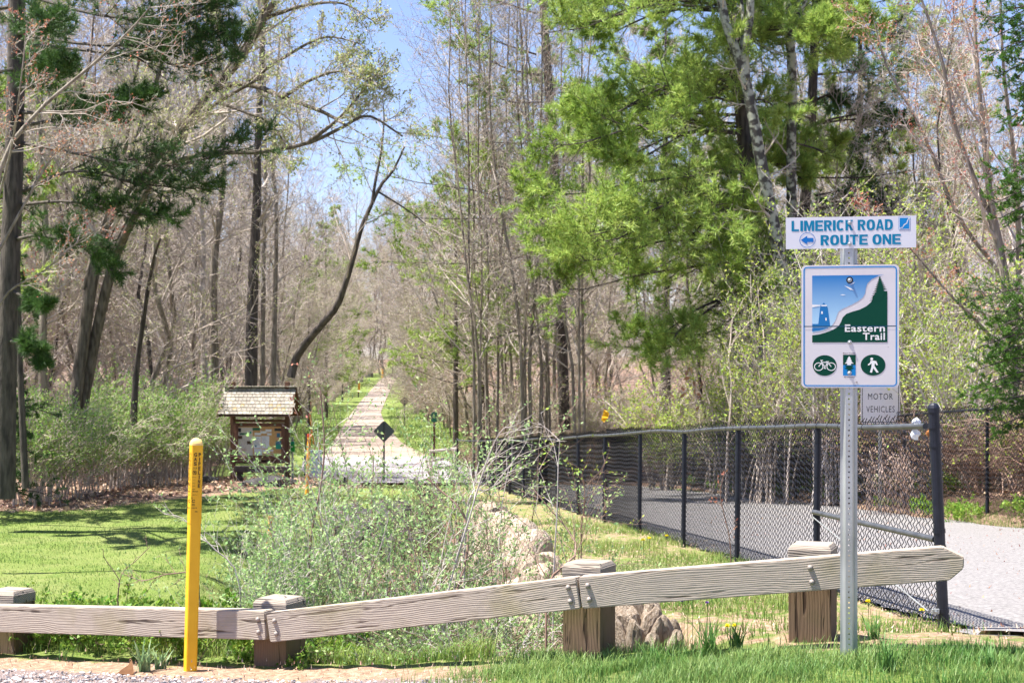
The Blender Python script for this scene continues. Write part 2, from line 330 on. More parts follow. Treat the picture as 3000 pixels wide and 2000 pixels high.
def ground_mat():
    m = bpy.data.materials.new('ground'); m.use_nodes = True; n = m.node_tree; n.nodes.clear(); L = n.links.new
    out = n.nodes.new('ShaderNodeOutputMaterial'); p = n.nodes.new('ShaderNodeBsdfPrincipled'); p.inputs['Roughness'].default_value = .95; p.inputs['Specular IOR Level'].default_value = .1
    at_ = n.nodes.new('ShaderNodeAttribute'); at_.attribute_name = 'zone'; sep = n.nodes.new('ShaderNodeSeparateColor'); L(at_.outputs['Color'], sep.inputs[0])
    tc = n.nodes.new('ShaderNodeTexCoord')
    def noise(s, det=6, r=.6):
        z = n.nodes.new('ShaderNodeTexNoise'); z.inputs['Scale'].default_value = s; z.inputs['Detail'].default_value = det; z.inputs['Roughness'].default_value = r; L(tc.outputs['Object'], z.inputs['Vector']); return z.outputs['Fac']
    def ramp(f, *st):
        r = n.nodes.new('ShaderNodeValToRGB'); el = r.color_ramp.elements
        while len(el) < len(st): el.new(.5)
        for e, (pp, c) in zip(el, st): e.position = pp; e.color = (*c, 1)
        L(f, r.inputs[0]); return r.outputs[0]
    def mix(f, a, b):
        x = n.nodes.new('ShaderNodeMix'); x.data_type = 'RGBA'; L(f, x.inputs[0]); L(a, x.inputs[6]); L(b, x.inputs[7]); return x.outputs[2]
    def soft(ch, s, w=.25):
        a = n.nodes.new('ShaderNodeMath'); a.operation = 'ADD'; b = n.nodes.new('ShaderNodeMath'); b.operation = 'SUBTRACT'; b.inputs[1].default_value = .5
        L(noise(s), b.inputs[0]); sc = n.nodes.new('ShaderNodeMath'); sc.operation = 'MULTIPLY'; sc.inputs[1].default_value = 1.6; L(b.outputs[0], sc.inputs[0]); L(sep.outputs[ch], a.inputs[0]); L(sc.outputs[0], a.inputs[1])
        mr = n.nodes.new('ShaderNodeMapRange'); mr.inputs[1].default_value = .5 - w / 2; mr.inputs[2].default_value = .5 + w / 2; L(a.outputs[0], mr.inputs[0]); return mr.outputs[0]
    grass = ramp(noise(38), (.3, (.06, .11, .02)), (.5, (.13, .19, .04)), (.7, (.25, .27, .09)))
    grass = mix(ramp(noise(1.1), (.42, (0, 0, 0)), (.68, (.75, .75, .75))), grass, ramp(noise(60), (.35, (.13, .19, .04)), (.65, (.30, .28, .13))))
    litter = ramp(noise(34), (.3, (.05, .034, .025)), (.48, (.17, .11, .08)), (.62, (.32, .22, .16)), (.75, (.42, .33, .26)))
    dirt = ramp(noise(26), (.3, (.20, .125, .085)), (.5, (.36, .24, .165)), (.7, (.50, .38, .28)))
    gravel = ramp(noise(75, 8, .75), (.34, (.04, .04, .055)), (.42, (.17, .13, .12)), (.55, (.28, .22, .20)), (.72, (.40, .35, .33)))
    c = mix(soft(0, 5), litter, grass); c = mix(soft(1, 7), c, dirt); c = mix(soft(2, 9), c, gravel)
    L(c, p.inputs['Base Color'])
    bp = n.nodes.new('ShaderNodeBump'); bp.inputs['Strength'].default_value = .9; bp.inputs['Distance'].default_value = .03; L(noise(45, 8, .7), bp.inputs['Height']); L(bp.outputs[0], p.inputs['Normal'])
    L(p.outputs[0], out.inputs[0]); return m
ground = tag(g.obj('ground', ground_mat(), smooth=True), kind='structure')
def zones(x, y):
    """grass, dirt, gravel weights"""
    wood_l = np.interp(x, [-40, -9.5, -7, -4.5, -2], [27, 31.5, 36, 41, 43])                  # lawn ends there
    grass = 1 - smoothstep(-.8, .8, y - wood_l) * (x < -4)
    grass = np.where((y > 44), (np.abs(x - trail_x(y)) < 5.5) * 1., grass)
    rf = np.interp(y, [10, 18.5, 23.5, 45.7], [8.9, 8.2, 7.4, 4.6])
    grass = np.where((x > rf - .55) & (y < 46), 0.22, grass)
    e = ditch_edge(y); grass = np.where((x - e < .1) & (x - e > -3.2) & (y < 30) & (y > rail_y(x) + .9), .15, grass)
    dirt = np.zeros_like(x)
    dirt = np.maximum(dirt, (x > e) * (x < fence_x(y) + .5) * (y < 46) * (y > rail_y(x) - .1) * (.47 + .07 * (y < 11)))
    dirt = np.maximum(dirt, (x - e > -1.0) * (x - e < .12) * (y < 27) * (y > rail_y(x) + .5) * 1.)
    dirt = np.maximum(dirt, np.exp(-((x - 1.45) / .9) ** 2 - ((y - 8.6) / .5) ** 2) * .55)
    dirt = np.maximum(dirt, np.exp(-((x - 3.0) / .5) ** 2 - ((y - 9.1) / .4) ** 2) * .6)
    dirt = np.maximum(dirt, smoothstep(-.9, 0, y - wood_l + .6) * (x < -5) * (x > -9) * (y < wood_l + .5) * .75)
    gr = smoothstep(.14, .02, y - (rail_y(x) - .52) ) * (x < -.2) * (y < 12)
    gr = np.maximum(gr, (y < 6.4) * 1.)
    dirt = np.maximum(dirt, smoothstep(.42, .12, np.abs(y - (rail_y(x) - .30))) * (x < -.1) * .85)
    return grass, dirt, gr
zc = np.stack([*(np.broadcast_to(a, X.shape) for a in zones(X, Y)), np.ones_like(X)], -1).reshape(-1, 4).astype(np.float32)
ca = ground.data.color_attributes.new('zone', 'FLOAT_COLOR', 'POINT'); ca.data.foreach_set('color', zc.ravel())

def ribbon(name, ys, xl, xr, off, m, cols=8, zfun=None):
    g = Geo(); rows = []
    for y, a, b in zip(ys, xl, xr):
        xs = np.linspace(a, b, cols); z = np.maximum((zfun or plat_z)(np.full(cols, y)), terr(xs, np.full(cols, y)) if y < 12 else -99); rows.append(np.stack([xs, np.full(cols, y), z + off], -1))
    V = np.array(rows); n, k, _ = V.shape; i = (np.arange(n - 1)[:, None] * k + np.arange(k - 1)[None]).ravel()[:, None]
    g.add(V.reshape(-1, 3), np.hstack([i, i + 1, i + k + 1, i + k]))
    return tag(g.obj(name, m, smooth=True), kind='structure')
asph = mat('asphalt', (.145, .138, .138), .9, (.265, .252, .25), scale=30, detail=12, bump=.5, bscale=160)
conc = mat('pale_concrete', (.36, .32, .29), .9, (.46, .42, .39), scale=22, detail=8, bump=.25)
sand = mat('stone_dust', (.23, .175, .14), .95, (.35, .285, .235), scale=3, detail=8, bump=.3)
ys = np.concatenate([np.arange(9.3, 20, .09), np.arange(20, 45.4, .3)]); je = np.random.default_rng(8)
xl = np.interp(ys, [9.3, 9.9, 45], [3.35, 3.12, -.55]); xl = np.maximum(fence_x(ys) + .12, xl * 0)
xr = np.interp(ys, [9, 18, 21.9, 24.3, 31.9, 34.7, 45.4], [8.4, 7.9, 7.25, 6.9, 5.95, 5.4, 3.4])
xl = xl + np.convolve(je.normal(size=len(ys)) * .09, [.25, .5, .25], 'same'); xr = xr + np.convolve(je.normal(size=len(ys)) * .14, [.25, .5, .25], 'same')
paved_trail = ribbon('paved_trail', ys, xl, xr, .022, asph)
ys2 = np.array([8.25, 8.5, 8.9, 9.3]); ribbon('concrete_walk', ys2, [2.62, 2.62, 2.72, 2.93], [8.4] * 4, .03, conc, zfun=lambda y: plat_z(y) + .0)
ribbon('crossing_road', np.arange(45, 60.6, .8), np.interp(np.arange(45, 60.6, .8), [45, 52, 60], [-5.7, -7.2, -8.2]), np.interp(np.arange(45, 60.6, .8), [45, 52, 60], [-.6, -1.3, -2.9]), .03, mat('road_asphalt', (.22, .21, .22), .9, (.33, .31, .32), scale=30, bump=.2), cols=16, zfun=lambda y: plat_z(y) + .06)
yf = gy[(gy > 58) & (gy < 330)]
ribbon('far_trail', yf, trail_x(yf) - np.interp(yf, [59, 75, 100, 131], [2.1, 1.8, 1.5, 1.25]), trail_x(yf) + np.interp(yf, [59, 75, 100, 131], [2.4, 1.6, 1.35, 1.2]), .045, sand)

# ---------------------------------------------------------------- grass (stuff)
def blades(rng, n, xr_, yr_, keep, h=(.05, .12), wd=.004, bend=.35, name='grass', m=None, clump=0):
    x = rng.uniform(*xr_, n); y = rng.uniform(*yr_, n)
    k = keep(x, y) > rng.random(n); x, y = x[k], y[k]; N = len(x)
    if clump:
        x = x + rng.normal(size=N) * clump; y = y + rng.normal(size=N) * clump
    z = terr(x, y) - .01; hh = rng.uniform(*h, N) * (0.75 + .5 * np.sin(x * 3.1 + np.cos(y * 4.3) * 2) ** 2)
    a = rng.uniform(0, 6.283, N); d = np.stack([np.cos(a), np.sin(a), 0 * a], -1); s = np.stack([-np.sin(a), np.cos(a), 0 * a], -1) * wd * .5
    b = np.stack([x, y, z], -1); up = np.array([0, 0, 1.]); be = (bend * rng.random(N) * hh)[:, None]
    mid = b + up * (hh * .55)[:, None] + d * be * .35; tip = b + up * (hh * .95)[:, None] + d * be * 1.2
    v = np.stack([b - s, b + s, mid + s * .8, mid - s * .8, tip], 1).reshape(-1, 3); i = np.arange(N)[:, None] * 5
    g = Geo(); g.add(v, np.hstack([i, i + 1, i + 2, i + 3])); g.add(v, np.hstack([i + 3, i + 2, i + 4]))
    g.n = len(v) * 2
    return tag(g.obj(name, m), kind='stuff')
gm = mat('grass_blade', (.12, .22, .04), .55, (.27, .34, .09), scale=1.2, transl=.42, island=(.03, 0, .4))
gm2 = mat('grass_blade_cool', (.11, .22, .05), .5, (.25, .35, .11), scale=1.6, transl=.42, island=(.03, 0, .35))
gm3 = mat('lawn_blade', (.10, .19, .035), .6, (.24, .32, .09), scale=.8, transl=.4, island=(.03, 0, .35))
rg = np.random.default_rng(11)
def k_near(x, y):
    yr = rail_y(x); dy = yr - y
    a = smoothstep(1.4, .2, dy) * smoothstep(-.55, -.1, dy) * smoothstep(-.7, .5, x)
    patch = .25 + .75 * smoothstep(-.3, .5, np.sin(x * 2.6 + 1) + np.cos(y * 5 + x))
    a = np.where((x > 1.0) & (y > yr + .1), 0, a)
    n2 = np.sin(x * 4.1 + y * 2.2) + np.cos(y * 6.3 - x * 1.9) + .7 * np.sin(x * 11 + y * 9)
    a = a * (1 - (x > 2.45) * (y > 7.95)) * (.3 + .7 * smoothstep(-1.1, .6, n2))
    return a * np.where(dy > .25, 1, patch)
blades(rg, 150000, (-1.2, 3.4), (6.1, 8.5), k_near, (.035, .10), .0045, .7, 'front_grass', gm2)
def k_bank(x, y):
    yr = rail_y(x); dy = y - yr
    return smoothstep(.05, .25, dy) * smoothstep(2.6, 1.2, dy) * (x < -.1) * (.4 + .6 * (np.sin(x * 2.1 + y) > -.2))
blades(rg, 60000, (-4.5, 0.2), (8.2, 12.5), k_bank, (.06, .16), .005, .8, 'bank_grass', gm)
def k_verge(x, y):
    e = ditch_edge(y); f = fence_x(y)
    n = np.sin(x * 3.3 + y * 1.3) + np.cos(y * 1.9 - x * 2.2) + .6 * np.sin(x * 9 + y * 7)
    a = (x > e + .12) * (x < f + .14) * (y > rail_y(x) + .1) * smoothstep(-.6, .9, n + .35 * (y > 11))
    a = a * np.where(y < 10.5, .5, 1) * (1 - (x > 2.5) * (y < 9.4))
    r = np.interp(y, [9, 18, 21.9, 24.3, 31.9, 34.7, 45.4], [8.4, 7.9, 7.25, 6.9, 5.95, 5.4, 3.4])
    return np.maximum(a, (x > r - .12) * (x < r + .7) * .8)
blades(rg, 200000, (-1.0, 8.5), (8.0, 24), lambda x, y: k_verge(x, y) * np.interp(y, [8, 24], [1, .5]), (.04, .13), .0055, .7, 'verge_grass', gm)
lawnp = 1
def k_lawn(x, y):
    g_, d_, r_ = zones(x, y); return (g_ > .6) * (x < ditch_edge(y) - 2.0) * (y > rail_y(x) + 1.2) * (.55 + .45 * np.sin(x * .9 + np.sin(y * .7)) ** 2)
blades(rg, 80000, (-14, -1.5), (10, 34), k_lawn, (.03, .065), .010, .8, 'lawn_grass', gm3)
blades(rg, 60000, (-24, 3), (44, 140), lambda x, y: (np.abs(x - trail_x(y)) < 5.5) * (np.abs(x - trail_x(y)) > np.where(y < 62, 3.4, 1.7)) * (y > 56), (.06, .22), .03, .8, 'trail_verge_grass', gm3)
# tall tufts and daffodil-like leaf clumps
def tuft(px, py, d, n, h, wd, m, name, label, cat):
    x, y, _ = at(px, py, d); z = float(terr(x, y)); g = Geo(); r = np.random.default_rng(int(px))
    P = np.zeros((n, 5, 3)); a = r.uniform(0, 6.283, n); le = r.uniform(.15, .75, n); hh = h * r.uniform(.6, 1.1, n)
    for j in range(5):
        t = j / 4; P[:, j, 0] = r.normal(0, .02, n) * (j == 0) + (P[:, 0, 0] if j else 0) + np.cos(a) * le * hh * t ** 1.8; P[:, j, 1] = np.sin(a) * le * hh * t ** 1.8; P[:, j, 2] = hh * (t - .25 * le * t ** 2.5)
    s = np.stack([-np.sin(a), np.cos(a), 0 * a], -1)[:, None] * (wd * np.array([.7, 1, .9, .6, .08]))[None, :, None] * .5
    V = np.stack([P - s, P + s], 2).reshape(-1, 3); i = np.arange(n)[:, None] * 10; 
    f = np.concatenate([np.hstack([i + 2 * j, i + 2 * j + 1, i + 2 * j + 3, i + 2 * j + 2]) for j in range(4)]); g.add(V, f)
    return tag(g.obj(name, m, loc=(x, y, z - .01)), label, cat)
tm = mat('tuft_leaf', (.09, .19, .05), .45, (.16, .29, .08), scale=6, transl=.3, island=(.02, 0, .3))
tm2 = mat('bulb_leaf', (.17, .27, .13), .45, (.26, .36, .18), scale=6, transl=.3, island=(.02, 0, .2))
tuft(2075, 1900, 7.9, 46, .24, .007, tm, 'grass_tuft', 'dark green long-bladed grass tuft left of the wooden guardrail post nearest the metal sign post', 'grass tuft')
tuft(2160, 1905, 8.0, 34, .2, .007, tm, 'grass_tuft', 'dark grass tuft against the foot of the guardrail post beside the metal sign post', 'grass tuft')
tuft(2560, 1890, 8.0, 26, .16, .008, tm, 'grass_tuft', 'dark low tuft between the metal sign post and the black fence end post', 'grass tuft')
tuft(2600, 1965, 7.1, 40, .22, .006, tm, 'grass_tuft', 'tall grass tuft at the front edge right of the sign post', 'grass tuft')
tuft(2900, 1960, 7.0, 30, .18, .006, tm, 'grass_tuft', 'grass tuft at the right corner in front of the concrete walk', 'grass tuft')
tuft(420, 1960, 8.95, 26, .2, .014, tm2, 'bulb_plant', 'broad grey green bulb leaves beside the brown dead leaf under the rail', 'plant')
tuft(470, 1960, 9.0, 16, .15, .014, tm2, 'bulb_plant', 'smaller clump of bulb leaves just left of the yellow marker post', 'plant')
tuft(195, 1930, 9.5, 14, .16, .006, tm, 'grass_tuft', 'thin grass tuft right of the leftmost guardrail post', 'grass tuft')
tuft(1910, 1900, 7.95, 30, .13, .006, tm, 'grass_tuft', 'grass tuft growing in front of the pale ledge rocks', 'grass tuft')
# leaf litter (stuff)
def litter(rng, n, keep, xr_, yr_, size, name, m):
    x = rng.uniform(*xr_, n); y = rng.uniform(*yr_, n); k = keep(x, y) > rng.random(n); x, y = x[k], y[k]; N = len(x); z = terr(x, y) + .012 + .05 * rng.random(N) ** 2
    p = np.stack([x, y, z], -1); d = norm(rng.normal(size=(N, 3)) * (1, 1, .45)); s = norm(np.cross(d, rng.normal(size=(N, 3)) * .5 + np.array([0, 0, 1]))); L = (size * rng.uniform(.5, 1.4, N))[:, None]
    v = np.stack([p - d * L * .5, p + s * L * .32, p + d * L * .5 + np.array([0, 0, .02]), p - s * L * .32], 1).reshape(-1, 3); i = np.arange(N)[:, None] * 4
    g = Geo(); g.add(v, np.hstack([i, i + 1, i + 2, i + 3])); return tag(g.obj(name, m), kind='stuff')
lm = mat('dead_leaf', (.30, .17, .10), .8, (.52, .38, .28), scale=2, island=(.03, 0, .45), transl=.1)
litter(rg, 42000, lambda x, y: np.where(x > 5, .5, 1) * ((y > np.interp(x, [-40, -9.5, -7, -4.5], [27.3, 31.8, 36.3, 41.3]) - .7) & (x < -4.3)) + ((x > np.interp(y, [10, 18.5, 23.5, 45.7], [8.9, 8.2, 7.4, 4.6]) + .4) & (x > 2)) * .6, (-15, 12), (17, 46), .11, 'leaf_litter', lm)
litter(rg, 9000, lambda x, y: (x > ditch_edge(y) + .0) * (x < fence_x(y) + .4) * (y > rail_y(x) + .1) * (.35 + .65 * (np.sin(x * 4 + y * 2) > .3)), (-1, 3.5), (7.8, 26), .018, 'verge_litter', mat('dry_straw', (.42, .27, .18), .9, (.62, .50, .38), scale=3, island=(.03, 0, .4)))
litter(rg, 3000, lambda x, y: (x < .0) * smoothstep(.5, .1, np.abs(y - (rail_y(x) - .2))), (-4.5, .2), (7.5, 11), .012, 'shoulder_litter', MATS['dry_straw'])
litter(rg, 900, lambda x, y: (x > fence_x(y) + .3) * (x < 7.2), (2.8, 8), (8.6, 26), .02, 'path_litter', mat('red_litter', (.30, .09, .05), .8, (.42, .22, .12), scale=3, island=(.03, 0, .4)))
# pebbles on the shoulder
r = np.random.default_rng(5); n = 5200; x = r.uniform(-3.6, -.1, n); y = rail_y(x) - .42 - r.random(n) ** .7 * .75; z = terr(x, y); sz = r.uniform(.003, .011, n)[:, None, None]
oct_ = np.array([(1, 0, 0), (-1, 0, 0), (0, 1, 0), (0, -1, 0), (0, 0, .7), (0, 0, -.7)]); V = np.stack([x, y, z + .004], -1)[:, None] + oct_[None] * sz * r.uniform(.6, 1.3, (n, 1, 3))
tf = np.array([(0, 2, 4), (2, 1, 4), (1, 3, 4), (3, 0, 4), (2, 0, 5), (1, 2, 5), (3, 1, 5), (0, 3, 5)]); g = Geo(); g.add(V.reshape(-1, 3), (np.arange(n)[:, None, None] * 6 + tf[None]).reshape(-1, 3))
tag(g.obj('gravel', mat('pebble', (.10, .10, .12), .8, (.55, .5, .5), scale=14, detail=1, island=(.04, 0, .6), sharp=(.45, .5))), kind='stuff')

# ---------------------------------------------------------------- ditch stones
def rock_mesh(seed, sx, sy, sz, rough=.22, sub=3):
    bm = bmesh.new(); bmesh.ops.create_icosphere(bm, subdivisions=sub, radius=1); rr = random.Random(seed)
    pl = [(Vector((rr.gauss(0, 1), rr.gauss(0, 1), rr.gauss(0, 1))).normalized(), rr.uniform(.55, .85)) for _ in range(11)]
    for v in bm.verts:
        for nrm, dd in pl:
            k = v.co.dot(nrm) - dd
            if k > 0: v.co -= nrm * k * .92
        v.co += Vector([rr.uniform(-1, 1) for _ in range(3)]) * rough * .12
        v.co = Vector((v.co.x * sx, v.co.y * sy, v.co.z * sz))
    me = bpy.data.meshes.new('stone'); bm.to_mesh(me); bm.free(); return me
ledge = mat('ledge_stone', (.26, .19, .13), .9, (.48, .40, .32), scale=3.5, detail=10, bump=1.0, bscale=9, stretch=(2.4, 2.4, .7))
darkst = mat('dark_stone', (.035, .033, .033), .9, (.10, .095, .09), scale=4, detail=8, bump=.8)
protos = [rock_mesh(i, 1, .8, 1.15) for i in range(6)]
for m_ in protos: m_.materials.append(ledge)
wall = empty('rock_wall', (0.6, 10, -.5), 0, 'pale tan ledge stones lining the right bank of the overgrown ditch', 'rock wall')
r = random.Random(8)
for y in np.arange(8.75, 26, .42):
    e = float(ditch_edge(y)); zp = float(plat_z(y))
    for row in range(4 if y < 18 else 3):
        s = r.uniform(.17, .28) * (1 if y < 14 else 1.35)
        if y < 9.3 and row == 0: s *= .8
        o = link('stone', protos[r.randrange(6)], wall, loc=(e - .12 - row * .23 + r.uniform(-.06, .06) - .6, y + r.uniform(-.12, .12) - 10, zp - .10 - row * .36 + r.uniform(-.05, .05) + .5), rot=(r.uniform(-.3, .3), r.uniform(-.25, .1), r.uniform(0, 6.28)), scale=(s, s * .9, s * 1.15))
protos_shade = [m_.copy() for m_ in protos[:3]]
for m_ in protos_shade: m_.materials.clear(); m_.materials.append(darkst)  # ledge stones recoloured dark: the hollow's shade is put into their colour
dw = empty('shade_dark_rocks', (-1.5, 21, -1.3), 0, 'rocks coloured dark for the shade at the back of the ditch behind the budding shrubs', 'rocks')
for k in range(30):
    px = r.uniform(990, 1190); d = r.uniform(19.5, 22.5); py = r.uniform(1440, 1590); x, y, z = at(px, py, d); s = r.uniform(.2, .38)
    link('stone', protos_shade[r.randrange(3)], dw, loc=(x + 1.5, y - 21, min(z, -.55) + 1.3), rot=(r.random(), r.random(), r.random() * 6), scale=(s * 1.3, s, s * .8))
for (px, py, d, s) in ((1838, 1800, 8.75, .15), (1872, 1812, 8.72, .13), (1905, 1835, 8.66, .14), (1850, 1860, 8.62, .15), (1892, 1880, 8.58, .14), (1935, 1868, 8.6, .13), (1962, 1900, 8.5, .12), (1985, 1930, 8.42, .11), (1925, 1915, 8.48, .13), (1872, 1925, 8.45, .14), (1830, 1915, 8.5, .13), (1810, 1840, 8.9, .16), (1955, 1940, 8.36, .11), (1900, 1950, 8.36, .12), (1985, 1885, 8.6, .09)):
    x, y, z = at(px, py, d); link('stone', protos[r.randrange(6)], wall, loc=(x - .6, y - 10 + .1, z + .5 - .02), rot=(r.uniform(-.2, .2), r.uniform(-.35, .0), r.uniform(0, 6.28)), scale=(s * .5, s * .75, s * 1.5))
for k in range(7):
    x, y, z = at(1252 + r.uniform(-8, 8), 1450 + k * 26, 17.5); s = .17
    link('stone', protos_shade[k % 3], dw, loc=(x + 1.5, y - 21, z + 1.3), rot=(r.random(), r.random(), r.random() * 6), scale=(s * .6, s, s * 1.2))
def boulder(px, py, d, s, label, seed):
    me = rock_mesh(seed, s[0], s[1], s[2]); me.materials.append(darkst); x, y, z = at(px, py, d); return tag(link('boulder', me, loc=(x, y, z)), label, 'boulder')
boulder(615, 1412, 39.5, (.27, .3, .24), 'dark boulder on the lawn edge left of the notice board', 31)
boulder(985, 1408, 42, (.4, .3, .17), 'low dark boulder right of the blue grey panel near the road crossing', 37)
# ---------------------------------------------------------------- timber guardrail
wood = wood_mat('weathered_rail', (.43, .37, .31), (.32, .27, .22), (.09, .07, .06), 0, stain=(.30, .26, .16), bump=.6)
woodp = wood_mat('weathered_post', (.20, .135, .085), (.14, .09, .06), (.05, .03, .02), 2, stain=(.11, .10, .04), bump=.6, zscale=.6)
woodc = wood_mat('weathered_cap', (.36, .31, .26), (.22, .18, .14), (.08, .07, .06), 0, bump=.9, zscale=.7)
bolt_m = mat('bolt_metal', (.22, .18, .15), .6, (.34, .30, .27), scale=30, metal=.2)
gr = empty('timber_guardrail', (0.37, 8.1, .1), 0, 'weathered grey timber guardrail on square posts crossing the foreground', 'guardrail')
def gp(px, py, d): x, y, z = at(px, py, d); return Vector((x, y, z))
# rail front-face key points: top edge (left, right) and depth
RL = [((-420, 1765, 10.25), (777, 1789, 8.82)), ((777, 1796, 8.80), (1689, 1690, 8.1)), ((1692, 1690, 8.1), (2822, 1597, 7.6))]
RH, RT = .168, .10
railobjs = []
for k, (a, b) in enumerate(RL):
    A, B = gp(*a), gp(*b); d = B - A; L = d.length; ex = d.normalized(); ey = Vector((-ex.y, ex.x, 0)).normalized(); ez = ex.cross(ey)
    M = Matrix((ex, ey, ez)).transposed().to_4x4(); M.translation = A - gr.location
    g = Geo(); bv = .008; gap = .004
    if k < 2: prof = [(gap, -RH + bv), (gap + bv, -RH), (L - gap - bv, -RH), (L - gap, -RH + bv), (L - gap, -bv), (L - gap - bv, 0), (gap + bv, 0), (gap, -bv)]
    else: prof = [(gap, -RH + bv), (gap + bv, -RH), (L - .085, -RH), (L - .012, -.115), (L - .002, -.062), (L - .012, -.055), (L - .10, 0), (gap + bv, 0), (gap, -bv)]
    # subdivide the length and wobble the edges a little
    n = 26; bmm = bmesh.new()
    verts0 = [bmm.verts.new((x, 0, z)) for x, z in prof]; f0 = bmm.faces.new(verts0[::-1] if True else verts0)
    ret = bmesh.ops.extrude_face_region(bmm, geom=[f0]); 
    for v in [e for e in ret['geom'] if isinstance(e, bmesh.types.BMVert)]: v.co.y = RT
    bmesh.ops.recalc_face_normals(bmm, faces=bmm.faces)
    bmesh.ops.bevel(bmm, geom=list(bmm.edges), offset=.005, segments=2, affect='EDGES', clamp_overlap=True)
    me = bpy.data.meshes.new('rail'); bmm.to_mesh(me); bmm.free(); me.materials.append(wood)
    o = link('rail', me, gr); o.matrix_local = M; railobjs.append((o, M, L))
def bolt(parent, lx, lz):
    g = Geo(); g.lathe([(.0, .016), (.007, .0145), (.0125, .010), (.0145, .003), (.0145, 0)], 12, Matrix.Rotation(math.radians(90), 4, 'X'))
    g.obj('bolt', bolt_m, parent, smooth=True, loc=(lx, 0, lz))
for (o, M, L), xs in zip(railobjs, [[L_ for L_ in (railobjs[0][2] - .052,)], [.055, railobjs[1][2] - .055], [.05, None]]):
    for lx in xs:
        if lx is None: lx = (gp(2372, 1645, 7.8) - gp(1692, 1690, 8.1)).length
        for lz in (-.048, -.122): bolt(o, lx, lz)
# posts: centre px, top front py, depth of front face, base z
for k, (px, ptop, d, zb) in enumerate([(22, 1728, 9.86, -.30), (815, 1752, 8.90, -.25), (1728, 1647, 8.22, -.1), (2388, 1594, 7.95, .05)]):
    x, y, zt = at(px, ptop, d + .1); h = zt - zb; a = math.radians([-20, -23, -25, -20][k]) ; W = .222
    bm = bmesh.new(); q = W / 2
    levels = [(-.0, 1.0), (h - .02, 1.0), (h, .87)]
    rings = [[bm.verts.new((sx * q * s, sy * q * s, z)) for sx, sy in ((-1, -1), (1, -1), (1, 1), (-1, 1))] for z, s in levels]
    for i in range(2):
        for j in range(4): bm.faces.new((rings[i][j], rings[i][(j + 1) % 4], rings[i + 1][(j + 1) % 4], rings[i + 1][j]))
    top = bm.faces.new(rings[2])
    bmesh.ops.bevel(bm, geom=[e for e in bm.edges], offset=.003, segments=1, affect='EDGES')
    # split into post and cap material by height
    me = bpy.data.meshes.new('post'); bm.to_mesh(me); bm.free(); me.materials.append(woodp); me.materials.append(woodc)
    for p in me.polygons:
        if p.center.z > h - .024 and p.normal.z > .2: p.material_index = 1
    post = link('post', me, gr, loc=(x - gr.location.x, y + .06 - gr.location.y, zb - gr.location.z), rot=(0, 0, a))
    # weathered head above the rail, a darker side check
    g = Geo(); hh = .062; s_ = W + .006; v = []
    bmh = bmesh.new(); bmesh.ops.create_cube(bmh, size=1)
    for vv in bmh.verts: vv.co = Vector((vv.co.x * s_, vv.co.y * s_, vv.co.z * hh + h - .022 - hh / 2))
    bmesh.ops.bevel(bmh, geom=list(bmh.edges), offset=.003, segments=1, affect='EDGES'); mh = bpy.data.meshes.new('post_head'); bmh.to_mesh(mh); bmh.free(); mh.materials.append(woodc)
    link('post_head', mh, post)

# ---------------------------------------------------------------- sign helpers: print laid on a plate
def text_geo(s, x0, z0, x1, z1, bold=0.0, space=1.0):
    cu = bpy.data.curves.new('lettering', 'FONT'); cu.body = s; cu.size = 1; cu.offset = bold; cu.space_character = space; cu.align_x = 'LEFT'; cu.resolution_u = 3
    o = bpy.data.objects.new('tmp', cu); C.objects.link(o)
    dg = bpy.context.evaluated_depsgraph_get(); me = bpy.data.meshes.new_from_object(o.evaluated_get(dg))
    co = np.zeros(len(me.vertices) * 3); me.vertices.foreach_get('co', co); co = co.reshape(-1, 3)
    lo, hi = co.min(0), co.max(0); X_ = x0 + (co[:, 0] - lo[0]) / max(hi[0] - lo[0], 1e-6) * (x1 - x0); Z_ = z0 + (co[:, 1] - lo[1]) / max(hi[1] - lo[1], 1e-6) * (z1 - z0)
    bm = bmesh.new(); bm.from_mesh(me); bmesh.ops.triangulate(bm, faces=bm.faces); f = [[v.index for v in q.verts] for q in bm.faces]; bm.free()
    bpy.data.objects.remove(o); bpy.data.curves.remove(cu); bpy.data.meshes.remove(me)
    return X_, Z_, f
